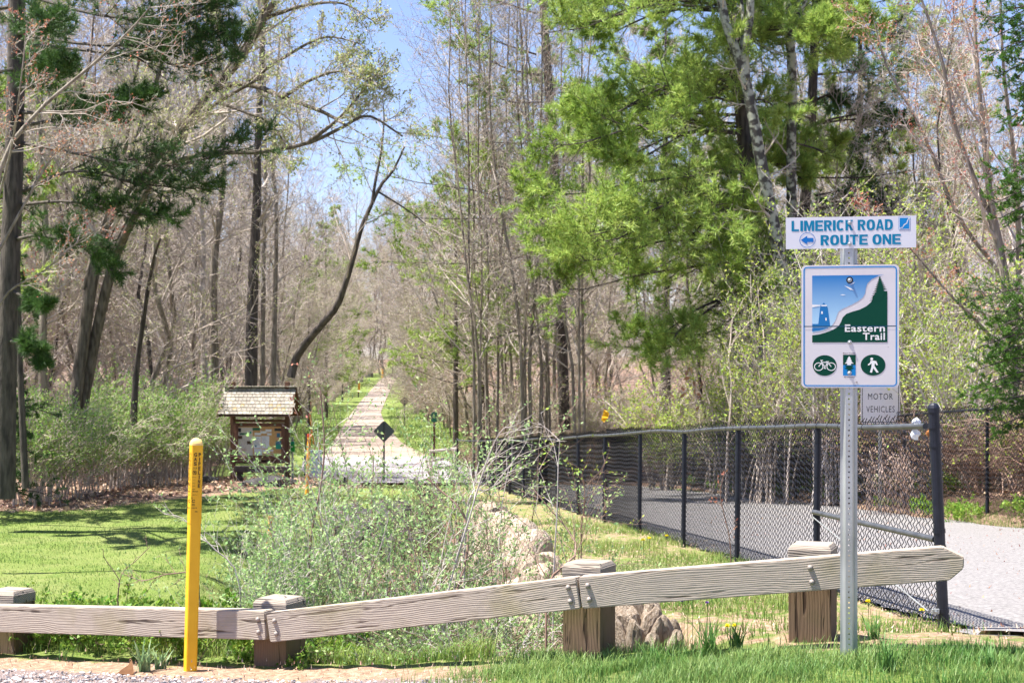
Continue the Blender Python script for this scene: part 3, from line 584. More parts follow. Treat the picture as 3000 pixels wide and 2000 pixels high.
def heavy_text(s, x0, z0, x1, z1):
    """very bold block capitals filling the box; returns a list of polygons"""
    v, h = .33, .19; out = []; cx = 0.0; items = []
    def rect(a, b, c, d): return [(a, b), (c, b), (c, d), (a, d)]
    def arc(cx_, cy_, rx, ry, wx, wy, a0, a1, n=14):
        A_ = [math.radians(a0 + (a1 - a0) * i / n) for i in range(n + 1)]
        q = lambda t, rx_, ry_: (cx_ + rx_ * math.copysign(abs(math.cos(t)) ** .8, math.cos(t)), cy_ + ry_ * math.copysign(abs(math.sin(t)) ** .8, math.sin(t)))
        return [[q(A_[i], rx, ry), q(A_[i + 1], rx, ry), q(A_[i + 1], rx - wx, ry - wy), q(A_[i], rx - wx, ry - wy)] for i in range(n)]
    G = {'L': [rect(0, 0, v, 1), rect(v, 0, .95, h)], 'I': [rect(0, 0, 1, 1)], 'T': [rect(0, 1 - h, 1, 1), rect(.34, 0, .66, 1 - h)],
         'M': [[(0, 0), (.25, 0), (.25, .62), (0, 1)], [(0, 1), (.25, .62), (.43, 0), (.5, .42), (.32, 1)], [(.43, 0), (.57, 0), (.5, .42)], [(.57, 0), (.75, .62), (1, 1), (.68, 1), (.5, .42)], [(.75, 0), (1, 0), (1, 1), (.75, .62)]],
         'E': [rect(0, 0, v, 1), rect(v, 0, 1, h), rect(v, .41, .92, .41 + h * .95), rect(v, 1 - h, 1, 1)],
         'R': [rect(0, 0, v, 1), rect(v, 1 - h, .46, 1), rect(v, .42, .46, .42 + h * .85), [(.40, .42), (.70, .46), (1, 0), (.66, 0)]] + arc(.46, .71, .52, .29, v, h * .95, 90, -90),
         'O': arc(.5, .5, .5, .51, v, h, 0, 360, 28), 'C': arc(.5, .5, .5, .51, v, h, 40, 320, 24),
         'K': [rect(0, 0, v, 1), [(v, .34), (.44, .42), (.64, .54), (.98, 1), (.64, 1), (v, .60)], [(.44, .42), (.64, 0), (1, 0), (.64, .54)]],
         'A': [[(0, 0), (.28, 0), (.5, .74), (.5, 1), (.33, 1)], [(1, 0), (.67, 1), (.5, 1), (.5, .74), (.72, 0)], [(.335, .18), (.665, .18), (.62, .34), (.38, .34)]],
         'D': [rect(0, 0, v, 1), rect(v, 1 - h, .45, 1), rect(v, 0, .45, h)] + arc(.45, .5, .55, .5, v, h, 90, -90),
         'U': [rect(0, .42, v, 1), rect(1 - v, .42, 1, 1)] + arc(.5, .42, .5, .43, v, .43 * .5, 180, 360),
         'N': [[(0, 0), (.28, 0), (.28, .56), (0, 1)], [(0, 1), (.28, .56), (.72, 0), (.72, .44), (.32, 1)], [(.72, 0), (1, 0), (1, 1), (.72, 1)]]}
    for c in s:
        if c == ' ': cx += .42; continue
        w_ = {'I': .36, 'M': 1.3, 'O': 1.06}.get(c, 1.0); items.append((cx, w_, G[c])); cx += w_ + .11
    tot = cx - .11
    for x_, w_, polys in items:
        for p_ in polys: out.append([(x0 + (x_ + a * w_) / tot * (x1 - x0), z0 + b * (z1 - z0)) for a, b in p_])
    return out
class Art:
    """flat print layered on a plate; zoom-pixel coordinates -> metres"""
    def __init__(s, cx, cy, k): s.cx, s.cy, s.k = cx, cy, k
    def p(s, x, y): return ((x - s.cx) / s.k, (s.cy - y) / s.k)
    def text(s, g, t, x0, y0, x1, y1, lay, bold=0.0, space=1.0):
        a = s.p(x0, y1); b = s.p(x1, y0); X_, Z_, f = text_geo(t, a[0], a[1], b[0], b[1], bold, space)
        g.add(np.stack([X_, np.full(len(X_), -lay), Z_], -1), f)
    def poly(s, g, pts, lay): g.poly([s.p(*q) for q in pts], z=lay)
    def rect(s, g, x0, y0, x1, y1, lay): s.poly(g, [(x0, y1), (x1, y1), (x1, y0), (x0, y0)], lay)
    def ell(s, g, cx, cy, rx, ry, lay, n=40): s.poly(g, [(cx + rx * math.cos(t), cy - ry * math.sin(t)) for t in np.linspace(0, 2 * math.pi, n, endpoint=False)], lay)
    def ring(s, g, cx, cy, rx, ry, w, lay, n=36):
        a = np.linspace(0, 2 * math.pi, n, endpoint=False); o = [s.p(cx + rx * math.cos(t), cy - ry * math.sin(t)) for t in a]; i = [s.p(cx + (rx - w) * math.cos(t), cy - (ry - w) * math.sin(t)) for t in a]
        v = [(x, -lay, z) for x, z in o + i]; g.add(v, [(j, (j + 1) % n, n + (j + 1) % n, n + j) for j in range(n)])
    def line(s, g, pts, w, lay):
        for (x0, y0), (x1, y1) in zip(pts[:-1], pts[1:]):
            dx, dy = x1 - x0, y1 - y0; l = math.hypot(dx, dy) or 1; nx_, ny_ = -dy / l * w / 2, dx / l * w / 2
            s.poly(g, [(x0 + nx_, y0 + ny_), (x0 - nx_, y0 - ny_), (x1 - nx_, y1 - ny_), (x1 + nx_, y1 + ny_)], lay)
def rrect(x0, z0, x1, z1, r, n=6):
    P = []
    for cx, cz, a0 in ((x1 - r, z0 + r, -90), (x1 - r, z1 - r, 0), (x0 + r, z1 - r, 90), (x0 + r, z0 + r, 180)):
        P += [(cx + r * math.cos(math.radians(a0 + 90 * i / n)), cz + r * math.sin(math.radians(a0 + 90 * i / n))) for i in range(n + 1)]
    return P
def frame_band(g, x0, z0, x1, z1, r, w, lay):
    o = rrect(x0, z0, x1, z1, r); i = rrect(x0 + w, z0 + w, x1 - w, z1 - w, max(r - w, .001)); n = len(o)
    g.add([(x, -lay, z) for x, z in o + i], [(j, (j + 1) % n, n + (j + 1) % n, n + j) for j in range(n)])
white = mat('sign_white', (.64, .61, .62), .45, (.68, .65, .66), scale=4, spec=.5)
whitep = mat('plate_white', (.66, .67, .72), .45, spec=.4)
teal = mat('print_teal', (.004, .20, .36), .6, spec=.15); blue = mat('print_blue', (.01, .16, .50), .6, spec=.15); green = mat('print_green', (.0, .055, .032), .6, spec=.15)
navy = mat('print_black', (.012, .012, .018), .4); pwhite = mat('print_white', (.82, .82, .80), .4); lblue = mat('print_light_blue', (.01, .22, .55), .6, spec=.15)
seam = mat('print_seam', (.0, .05, .10), .5)
def grad_mat(name, lo, hi, z0, z1):
    m = bpy.data.materials.new(name); m.use_nodes = True; n = m.node_tree; p = n.nodes['Principled BSDF']; p.inputs['Roughness'].default_value = .4
    tc = n.nodes.new('ShaderNodeTexCoord'); sp = n.nodes.new('ShaderNodeSeparateXYZ'); mr = n.nodes.new('ShaderNodeMapRange'); rp = n.nodes.new('ShaderNodeValToRGB')
    mr.inputs[1].default_value = z0; mr.inputs[2].default_value = z1; n.links.new(tc.outputs['Object'], sp.inputs[0]); n.links.new(sp.outputs[2], mr.inputs[0]); n.links.new(mr.outputs[0], rp.inputs[0]); n.links.new(rp.outputs[0], p.inputs['Base Color'])
    rp.color_ramp.elements[0].color = (*lo, 1); rp.color_ramp.elements[1].color = (*hi, 1); rp.color_ramp.elements[0].position = .1
    return m
# ---------------------------------------------------------------- trail sign on its metal post
DS = 7.44; KS = F / DS                                          # 600 photo px per metre
sx, sy_, sz0 = at(2487, 1925, DS); RZ = math.radians(-10)
galv = mat('galvanised_steel', (.36, .38, .38), .38, (.50, .52, .53), scale=9, metal=.55, bump=.05, stretch=(1, 1, .3))
sp = empty('trail_sign', (sx, sy_, sz0), RZ, 'blue and green trail sign under a white road name plate on a perforated metal post', 'sign')
g = Geo(); H = (1925 - 640) / KS; zb = -.25
# u-channel: web in front with lips folded back, holes down the web
prof = [(-.0415, .012), (-.030, .010), (-.0165, -.016), (.0165, -.016), (.030, .010), (.0415, .012)]
for i in range(5):
    (x0, y0), (x1, y1) = prof[i], prof[i + 1]
    if i == 2: continue
    for off in (0, .003): g.add([(x0, y0 + off, zb), (x1, y1 + off, zb), (x1, y1 + off, H), (x0, y0 + off, H)], [(0, 1, 2, 3)])
    g.add([(x0, y0, H), (x1, y1, H), (x1, y1 + .003, H), (x0, y0 + .003, H)], [(0, 1, 2, 3)])
for x_ in (-.0415, .0415): g.add([(x_, .012, zb), (x_, .015, zb), (x_, .015, H), (x_, .012, H)], [(0, 1, 2, 3)])
pitch = .0254; z = zb; hr = .0048
while z < H:
    z1 = min(z + pitch, H); zc = (z + z1) / 2; n8 = 8
    ring = [(hr * math.cos(t), zc + hr * math.sin(t)) for t in np.arange(n8) / n8 * 2 * math.pi + math.pi / 8]
    out = []
    for (hx_, hz_) in ring:
        dx, dz = hx_, hz_ - zc; k_ = min(.0165 / abs(dx) if dx else 9, (z1 - z) / 2 / abs(dz) if dz else 9); out.append((dx * k_, zc + dz * k_))
    cor = [(.0165, z1), (-.0165, z1), (-.0165, z), (.0165, z)]
    v = [(a, -.016, b) for a, b in ring] + [(a, -.016, b) for a, b in out] + [(a, -.016, b) for a, b in cor]
    g.add(v, [(8 + j, 8 + (j + 1) % 8, (j + 1) % 8, j) for j in range(8)])
    g.add(v, [(8, 16, 9) if 0 else (8 + 0, 16, 8 + 1), (8 + 2, 17, 8 + 3), (8 + 4, 18, 8 + 5), (8 + 6, 19, 8 + 7)])
    g.add([(a, b_, c) for a, c in ring for b_ in (-.016, -.012)], [(2 * j, 2 * ((j + 1) % 8), 2 * ((j + 1) % 8) + 1, 2 * j + 1) for j in range(8)])
    z = z1
g.obj('post', galv, sp)
KZ = 2.614 * KS
def plate(parent, x0, y0, x1, y1, r, m, name, A, t=.003, ylay=-.0195):
    a = A.p(x0, y1); b = A.p(x1, y0); g = Geo(); g.prism(rrect(a[0], a[1], b[0], b[1], r), 0, t); return g.obj(name, m, parent, loc=(0, ylay, 0))
# zoom view 1 has its origin at (2250, 600); 2.614 zoom px per photo px. Post centre 2487 -> 619.5 zoom, base 1925 -> 3463
A = Art(619.5, (1925 - 600) * 2.614, KZ)
pl = plate(sp, 144, 94, 1117, 336, .002, whitep, 'road_name_plate', A)
g = Geo(); [g.poly(q_, z=.0006) for t_, b_ in (('LIMERICK ROAD', (187, 119, 945, 200)), ('ROUTE ONE', (406, 232, 1004, 310))) for q_ in heavy_text(t_, *A.p(b_[0], b_[3]), *A.p(b_[2], b_[1]))]; g.obj('lettering', teal, pl)
g = Geo(); A.ring(g, 307, 268, 60, 58, 4, .0006); A.poly(g, [(256, 268), (306, 234), (306, 252), (353, 252), (353, 284), (306, 284), (306, 303)][::-1], .0008); g.obj('arrow', blue, pl)
g = Geo(); A.rect(g, 987, 103, 1073, 201, .0006); g.obj('logo_border', lblue, pl); g = Geo(); A.rect(g, 990, 106, 1070, 198, .0009); g.obj('logo_ground', pwhite, pl)
g = Geo(); A.poly(g, [(994, 110), (1060, 110), (1050, 128), (1044, 148), (1024, 160), (1016, 178), (994, 186)][::-1], .0012); A.poly(g, [(994, 190), (1018, 186), (1030, 166), (1050, 154), (1056, 132), (1066, 112), (1066, 194), (994, 194)][::-1], .0012); g.obj('logo_print', lblue, pl)
et = plate(sp, 262, 462, 990, 1400, .022, white, 'trail_sign_plate', A, ylay=-.0195)
a = A.p(262, 1400); b = A.p(990, 462); g = Geo(); frame_band(g, a[0] + .0095, a[1] + .0075, b[0] - .0095, b[1] - .0075, .018, .006, .0006); g.obj('border', lblue, et)
zt = A.p(0, 540)[1]; zm = A.p(0, 975)[1]
g = Geo()
bluep = [(343, 541), (880, 541), (840, 548), (790, 572), (757, 604), (745, 640), (740, 680), (722, 712), (690, 738), (650, 760), (605, 782), (565, 800), (540, 820), (528, 852), (516, 888), (490, 925), (440, 955), (395, 968), (343, 977)]
A.poly(g, bluep[::-1], .0006); g.obj('sky_print', grad_mat('print_sky', (.42, .66, .82), (.005, .17, .48), zm, zt), et)
g = Geo(); gp_ = [(343, 998), (400, 990), (450, 975), (500, 956), (540, 930), (560, 895), (572, 862), (600, 835), (650, 817), (700, 803), (745, 780), (775, 755), (792, 736), (795, 700), (840, 665), (904, 664), (904, 1053), (343, 1053)]
A.poly(g, gp_[::-1], .0008)
# spruce above the ridge
tr = [(848, 548)]
for i, y_ in enumerate(np.linspace(560, 730, 11)): tr += [(848 - (8 + i * 7.0), y_ + 8), (848 - (3 + i * 3.2), y_ + 6)]
tr += [(800, 742), (850, 742), (900, 664), (884, 664)]
for i, y_ in reversed(list(enumerate(np.linspace(560, 650, 7)))): tr += [(848 + (3 + i * 4.0), y_ + 6), (848 + (8 + i * 8.2), y_ + 2)]
A.poly(g, tr[::-1], .0010); g.obj('hill_print', green, et)
g = Geo(); A.poly(g, [(389, 911), (402, 790), (408, 768), (416, 768), (430, 747), (446, 768), (452, 768), (460, 790), (478, 930), (460, 936), (389, 936), (343, 936), (343, 911)][::-1], .0010); A.poly(g, [(343, 940), (470, 940), (440, 950), (395, 962), (343, 968)][::-1], .0010); g.obj('lighthouse_print', mat('print_mid_blue', (.008, .16, .42), .4), et)
g = Geo(); A.poly(g, [(343, 763), (405, 767), (405, 773), (343, 783)][::-1], .0012); A.rect(g, 412, 766, 452, 776, .0012); A.rect(g, 411, 815, 422, 835, .0012); A.rect(g, 442, 865, 452, 886, .0012)
for pts in ([(583, 620), (612, 630), (632, 640), (662, 662), (640, 652), (628, 652), (612, 640)], [(622, 616), (642, 604), (664, 590), (650, 606), (636, 612)], [(552, 690), (572, 686), (595, 690), (573, 694)]): A.poly(g, pts[::-1], .0012)
A.text(g, 'Eastern', 588, 917, 886, 973, .0013, .02, 1.08); g.obj('lettering', pwhite, et); g = Geo(); A.text(g, 'Trail', 722, 981, 886, 1036, .0013, .02, 1.08); g.obj('lettering', pwhite, et)
g = Geo(); A.rect(g, 280, 927, 970, 934, .00155); g.obj('seam', seam, et)
g = Geo(); A.ell(g, 437, 1229, 90, 79, .0006); A.ell(g, 798, 1226, 92, 80, .0006); A.rect(g, 574, 1147, 669, 1226, .0006); g.obj('symbol_ground', green, et)
g = Geo(); A.rect(g, 574, 1226.5, 669, 1306, .0006); g.obj('symbol_water', lblue, et)
g = Geo(); A.poly(g, [(585, 1230), (655, 1230), (640, 1244), (660, 1250), (630, 1262), (645, 1272), (600, 1272), (612, 1262), (582, 1250), (602, 1244)][::-1], .0009); g.obj('tree_reflection', green, et)
g = Geo()
for cx_ in (392, 486): A.ring(g, cx_, 1238, 35, 32, 6, .0010, 28)
for l_ in ([(392, 1238), (415, 1205), (462, 1205), (440, 1240), (415, 1205), (410, 1190)], [(440, 1240), (458, 1204), (486, 1238)], [(405, 1190), (424, 1190)], [(446, 1200), (470, 1200)], [(440, 1240), (430, 1250), (448, 1252)]): A.line(g, l_, 6, .0010)
g.obj('bicycle_symbol', pwhite, et); g = Geo(); A.ell(g, 788, 1180, 11, 11, .0010, 20)
A.poly(g, [(778, 1194), (800, 1192), (822, 1196), (834, 1226), (824, 1228), (812, 1210), (808, 1232), (840, 1282), (824, 1284), (800, 1250), (790, 1284), (774, 1282), (786, 1240), (788, 1214), (764, 1230), (758, 1222), (776, 1208)][::-1], .0010)
g.obj('pedestrian_symbol', pwhite, et); g = Geo(); tr = [(620, 1158)]
for w_, y_ in ((14, 1178), (8, 1178), (22, 1196), (12, 1196), (34, 1214)): tr.append((620 - w_, y_))
tr += [(606, 1214), (606, 1226), (634, 1226), (634, 1214)]
for w_, y_ in ((34, 1214), (12, 1196), (22, 1196), (8, 1178), (14, 1178)): tr.append((620 + w_, y_))
A.poly(g, tr, .0010); g.obj('tree_symbol', pwhite, et)
g = Geo(); A.text(g, 'East Coast', 575, 1130, 667, 1141, .0008, .01); A.text(g, 'Greenway', 582, 1313, 662, 1326, .0008, .01); g.obj('small_lettering', navy, et)
g = Geo(); A.ell(g, 910, 1091, 4, 3, .0008, 8); A.ell(g, 676, 1357, 8, 8, .0008, 12); g.obj('stain', mat('sign_stain', (.35, .30, .30), .8), et)
def screw(parent, x, y, black=False):
    q = A.p(x, y); g = Geo(); g.lathe([(0, .007), (.004, .0065), (.006, .004), (.006, .002)] + [(.0062, .0018), (.0105, .0012), (.0105, 0)], 14, Matrix.Rotation(math.radians(90), 4, 'X'))
    s_ = g.obj('screw', galv, parent, loc=(q[0], -.0012, q[1]))
    if black: g = Geo(); A.ell(g, x, y, 26, 26, .0014, 24); g.obj('rubber_washer', navy, parent)
screw(pl, 624, 140); screw(pl, 624, 301); screw(et, 624, 578, True); screw(et, 624, 1052); screw(et, 622, 1286)

# ---------------------------------------------------------------- yellow gas marker
yel = mat('marker_yellow', (.78, .41, .012), .5, (.88, .49, .02), scale=7, detail=8, spec=.35); yelc = mat('marker_cap', (.88, .62, .22), .45)
DM = 8.93; mx, my, mz = at(557, 1966, DM); KM = F / DM
gmk = empty('gas_marker', (mx, my, mz), 0, 'tall yellow gas pipeline marker with black lettering in front of the left rail', 'marker post'); gmk.rotation_euler = (0, math.radians(1.55), 0)
prof = [(-.0405, .004), (-.038, -.007), (-.0195, -.0285), (-.0135, -.031), (.034, -.0165), (.0405, -.011), (.041, -.003), (.008, .036), (-.006, .036)]
def extr(prof, z0, z1, s0=1.0, s1=1.0):
    n = len(prof); return [(x * s0, y * s0, z0) for x, y in prof] + [(x * s1, y * s1, z1) for x, y in prof], [(i, (i + 1) % n, n + (i + 1) % n, n + i) for i in range(n)]
Hm = (1966 - 1282) / KM; zseam = (1966 - 1531) / KM
g = Geo(); g.add(*extr(prof, -.15, zseam, .985, .985)); g.obj('lower_tube', yel, gmk)
g = Geo(); g.add(*extr(prof, zseam - .0, Hm - .042, 1.04, 1.0)); g.add(*extr(prof, zseam - .001, zseam, .9, 1.04)); g.obj('upper_sleeve', yel, gmk)
g = Geo()
for i in range(6):
    a0, a1 = i / 6 * math.pi / 2, (i + 1) / 6 * math.pi / 2
    g.add(*extr(prof, Hm - .042 + .042 * math.sin(a0), Hm - .042 + .042 * math.sin(a1), 1.02 * math.cos(a0), 1.02 * math.cos(a1) + .001))
g.obj('cap', yelc, gmk, smooth=True)
def face_art(p0, p1, zx, name, m, fn):
    """print on the face running p0->p1; zx = zoom x range of that face (zoom 6: origin (500,1250), 5.227 per photo px)"""
    p0, p1 = Vector((*p0, 0)), Vector((*p1, 0)); ex = (p1 - p0).normalized(); n_ = Vector((ex.y, -ex.x, 0))
    wd = (p1 - p0).length; kx = (zx[1] - zx[0]) / wd; kz = KM * 5.227
    g = Geo(); fn(g, lambda x, y: ((x - zx[0]) / kx, ((1966 - 1250) * 5.227 - y) / kz))
    Mx = Matrix((ex, -n_, Vector((0, 0, 1)))).transposed().to_4x4(); Mx.translation = p0 + n_ * .0022 + Vector((0, 0, 0))
    o = g.obj(name, m, gmk); o.matrix_local = Mx; return o
def tx(g, f, t, x0, y0, x1, y1, bold=.0):
    a, b = f(x0, y1), f(x1, y0); X_, Z_, fc = text_geo(t, a[0], a[1], b[0], b[1], bold); g.add(np.stack([X_, 0 * X_, Z_], -1), fc)
blk = mat('marker_print', (.03, .018, .01), .5)
def main_face(g, f):
    for c, y in zip('GAS', (392, 462, 530)): tx(g, f, c, 368, y, 416, y + 56, .03)
    for c, y in zip('PIPELINE', (392, 462, 530, 598, 664, 732, 800, 866)): tx(g, f, c, 440 if c != 'I' else 450, y, 474 if c != 'I' else 464, y + 58, .03)
    tx(g, f, 'STOP', 356, 612, 420, 640); 
    for r0, r1 in ((33, 26),):
        n = 20; a = np.arange(n) / n * 6.2832; o = [f(386 + r0 * math.cos(t), 692 + r0 * math.sin(t)) for t in a]; i = [f(386 + r1 * math.cos(t), 692 + r1 * math.sin(t)) for t in a]
        g.add([(x, 0, z) for x, z in o + i], [(j, (j + 1) % n, n + (j + 1) % n, n + j) for j in range(n)])
    def seg(a, b, c, d): q = [f(*a), f(*b), f(*c), f(*d)]; g.add([(x, 0, z) for x, z in q], [(0, 1, 2, 3)])
    seg((364, 672), (370, 666), (408, 712), (402, 718)); seg((372, 706), (380, 690), (396, 672), (400, 684)); seg((378, 684), (392, 690), (398, 704), (384, 700))
    for t, y in (('BEFORE', 758), ('YOU', 802), ('DIG', 848), ('CALL', 892)): tx(g, f, t, 360 - (14 if len(t) > 4 else 0), y, 398 + (16 if len(t) > 4 else 0), y + 12)
    tx(g, f, '-DIG-SAFE', 350, 974, 443, 990, .02); tx(g, f, 'EMERGENCY', 348, 1026, 436, 1038); tx(g, f, '-4419', 352, 1224, 434, 1242, .02)
    tx(g, f, 'OR', 342, 1002, 358, 1012); tx(g, f, 'FREE', 352, 944, 396, 955)
    for cx_ in (378,):
        n = 20; a = np.linspace(.5, 5.8, n); o = [f(cx_ + 27 * math.cos(t), 1128 - 24 * math.sin(t)) for t in a]; i = [f(cx_ + 18 * math.cos(t), 1128 - 15 * math.sin(t)) for t in a]
        g.add([(x, 0, z) for x, z in o + i], [(j, j + 1, n + j + 1, n + j) for j in range(n - 1)])
    seg((346, 1100), (350, 1048), (360, 1085), (354, 1100)); seg((352, 1172), (400, 1172), (400, 1178), (352, 1178)); seg((352, 1190), (404, 1190), (404, 1196), (352, 1196)); seg((404, 1282), (446, 1284), (446, 1294), (404, 1292))
def left_face(g, f):
    for c, y in zip('CAUTION', (402, 470, 540, 618, 690, 758, 838)): 
        if c == 'I': tx(g, f, c, 298, y, 306, y + 60); 
        else: tx(g, f, c, 290, y, 326, y + 60)
    def seg(a, b, c, d): q = [f(*a), f(*b), f(*c), f(*d)]; g.add([(x, 0, z) for x, z in q], [(0, 1, 2, 3)])
    seg((338, 388), (342, 388), (342, 928), (338, 928)); seg((286, 388), (342, 388), (342, 392), (286, 392)); seg((280, 924), (342, 924), (342, 928), (280, 928))
    tx(g, f, '888', 284, 974, 336, 990, .02); tx(g, f, 'IN CASE OF', 280, 1026, 338, 1038); tx(g, f, '800-313', 284, 1224, 338, 1242, .02); tx(g, f, 'TOLL', 306, 944, 340, 955)
    n = 20; a = np.linspace(.5, 5.8, n); o = [f(323 + 20 * math.cos(t), 1128 - 24 * math.sin(t)) for t in a]; i = [f(323 + 13 * math.cos(t), 1128 - 15 * math.sin(t)) for t in a]
    g.add([(x, 0, z) for x, z in o + i], [(j, j + 1, n + j + 1, n + j) for j in range(n - 1)])
face_art((-.0135, -.031), (.034, -.0165), (345, 480), 'lettering', blk, main_face)
face_art((-.038, -.007), (-.0195, -.0285), (285, 345), 'side_lettering', blk, left_face)

# ---------------------------------------------------------------- black chain-link fences
blkm = mat('fence_black', (.008, .01, .018), .42, (.014, .016, .028), scale=20, spec=.35)
railm = mat('fence_rail', (.045, .05, .06), .38, (.075, .08, .09), scale=8, spec=.5)
wirem = mat('fence_wire', (.008, .0085, .011), .38, spec=.45)
def mesh_panel(A, B, h, pitch=.0635, r=.0019, k=3):
    """real woven wire between posts A and B (base points), standing on the ground"""
    A, B = Vector(A), Vector(B); d = B - A; L = math.hypot(d.x, d.y); n = max(2, int(L / pitch)); p = L / n; m = int(h / (p / 1)) * 2; dz = h / m
    P = np.zeros((n, m + 1, 3)); j = np.arange(m + 1); side = Vector((-d.y, d.x, 0)).normalized()
    for i in range(n):
        u = (i + .5 + np.where(j % 2 == 0, -.53, .53)) * p / L
        off = np.where(j % 2 == 0, .003, -.003)
        P[i, :, 0] = A.x + d.x * u + side.x * off; P[i, :, 1] = A.y + d.y * u + side.y * off; P[i, :, 2] = A.z + d.z * u + .03 + j * dz + .011 * math.sin(i * 2.1) + .008 * math.sin(i * .37 + A.x * 9)
    g = Geo(); tubes(g, P, np.full(P.shape[:2], r), k); return g
def post_geo(r, h, cap=True):
    g = Geo(); g.lathe([(r, -.2), (r, h - .03)] + ([(r + .004, h - .03), (r + .004, h + .0), (r * .9, h + .018), (r * .5, h + .03), (0.001, h + .034)] if cap else [(r, h)]), 14); return g
pxs = [2765, 2391, 2159, 2002, 1873, 1770, 1694, 1632, 1581, 1534, 1493, 1463, 1435, 1407, 1340]
ds = [9.92 + 2.75 * i for i in range(14)] + [47.2]
base = []
for px, d in zip(pxs, ds): x = (px - 1500) / F * d; base.append(Vector((x, d, -.04 - .0475 * (d - 9.92) if d < 46 else -1.78)))
fe = empty('chain_link_fence', tuple(base[0]), 0, 'black chain-link fence running down the left side of the paved trail', 'fence')
O = base[0]
tops = [1.345, 1.375, 1.385, 1.37, 1.385, 1.36, 1.35, 1.30, 1.34, 1.3, 1.33, 1.33, 1.33, 1.33, 1.33]
for i, (b, t) in enumerate(zip(base, tops)):
    r = .0365 if i in (0,) else .029
    g = post_geo(r, 1.46 if i == 0 else t + .02, cap=i in (0, 14)); 
    po = g.obj('post', blkm, fe, smooth=False, loc=tuple(b - O))
    po.rotation_euler = (0, math.radians(2.1 if i == 0 else .6), 0) if i < 6 else (0, 0, 0)
    if i == 0:
        po.rotation_euler = (0, -math.radians(2.6), 0)
        for z in (.10, .30 - .16, .55, .66, 1.22, 1.34):
            g = Geo(); g.lathe([(.0375, z - .014), (.0405, z - .014), (.0405, z + .014), (.0375, z + .014)], 14); g.obj('band', blkm, po)
    elif i < 7:
        for z in (.3, .62, .95, 1.24):
            g = Geo(); g.lathe([(r + .0005, z - .003), (r + .0035, z - .003), (r + .0035, z + .003), (r + .0005, z + .003)], 10); g.obj('tie_wire', wirem, po)
# top rail follows the posts, on the lawn side of the mesh
tp = [tuple(b + Vector((-.0, 0, t)) - O) for b, t in zip(base, tops)]; tp[0] = tuple(Vector(tp[0]) + Vector((-.085, .12, -.01)))
line = [tp[0]]
for a, b in zip(tp[:-1], tp[1:]): line += [tuple(Vector(a).lerp(Vector(b), .5) + Vector((0, 0, random.Random(str(a)).uniform(-.012, .02)))), b]
line = smooth_line(line, 120); g = Geo(); g.tube(line, .0215, 10); rl = g.obj('top_rail', railm, fe, smooth=True)
g = Geo()
for k in range(4, 118, 1 if True else 2):
    if k > 60 and k % 2: continue
    p = Vector(line[k]); q = Vector(line[min(k + 1, 119)]); dd = (q - p).normalized(); p = p.lerp(q, .3)
    g.tube([p - dd * .004, p + dd * .004], .0245, 8)
tag(g.obj('tie_bands', blkm, fe), kind='stuff')
pd = Vector((base[1] - base[0])); side = Vector((pd.y, -pd.x, 0)).normalized()
for i in range(14):
    A_, B_ = base[i] + side * .035, base[i + 1] + side * .035
    if i == 0: A_ = A_.lerp(B_, .035)
    g = mesh_panel(A_ - O, B_ - O, tops[i] + .045, pitch=.055 if i < 5 else .08, r=.0042 if i < 4 else .0058)
    tag(g.obj('chain_link_mesh', wirem, fe), kind='stuff')
mz_ = .57
g = Geo(); g.tube([tuple(base[1] - O + Vector((0, 0, .66)) - side * .02), tuple(base[0] - O + Vector((-.03, .03, .60)) - side * .02)], .021, 10); g.obj('mid_rail', railm, fe, smooth=True)
g = Geo(); g.tube([tuple(base[1] - O + Vector((0, 0, .62)) - side * .03), tuple(base[0] - O + Vector((-.06, .05, .13)) - side * .03)], .0048, 6); g.obj('truss_rod', galv, fe)
g = Geo(); g.box(-.062, -.03, .14, .05, .012, .034, bev=.003); g.lathe([(.0, .013), (.008, .01), (.008, 0)], 8, Matrix.Translation((-.062, -.036, .14)) @ Matrix.Rotation(math.radians(90), 4, 'X')); g.obj('rod_clamp', galv, fe)
# right-hand fence
bs = [Vector((x, y, float(plat_z(y)) + dz)) for x, y, dz in ((8.75, 15.6, .3), (8.1, 19.3, .33), (7.33, 23.5, .36), (6.86, 26.6, .33), (6.45, 29.6, .28), (6.07, 32.6, .22), (5.7, 35.6, .15), (5.3, 38.6, .06), (4.95, 41.6, .05), (4.6, 44.6, .02))]
f2 = empty('chain_link_fence', tuple(bs[2]), 0, 'black chain-link fence in front of the brambles on the far right side of the trail', 'fence'); O2 = bs[2]
for b in bs: post_geo(.029, 1.40, cap=False).obj('post', blkm, f2, loc=tuple(b - O2))
g = Geo(); g.tube(smooth_line([tuple(b - O2 + Vector((0.03, 0, 1.40))) for b in bs], 60), .021, 8); g.obj('top_rail', blkm, f2, smooth=True)
for a, b in zip(bs[:-1], bs[1:]):
    tag(mesh_panel(a - O2 - Vector((.04, 0, 0)), b - O2 - Vector((.04, 0, 0)), 1.44, pitch=.072, r=.0072).obj('chain_link_mesh', wirem, f2), kind='stuff')
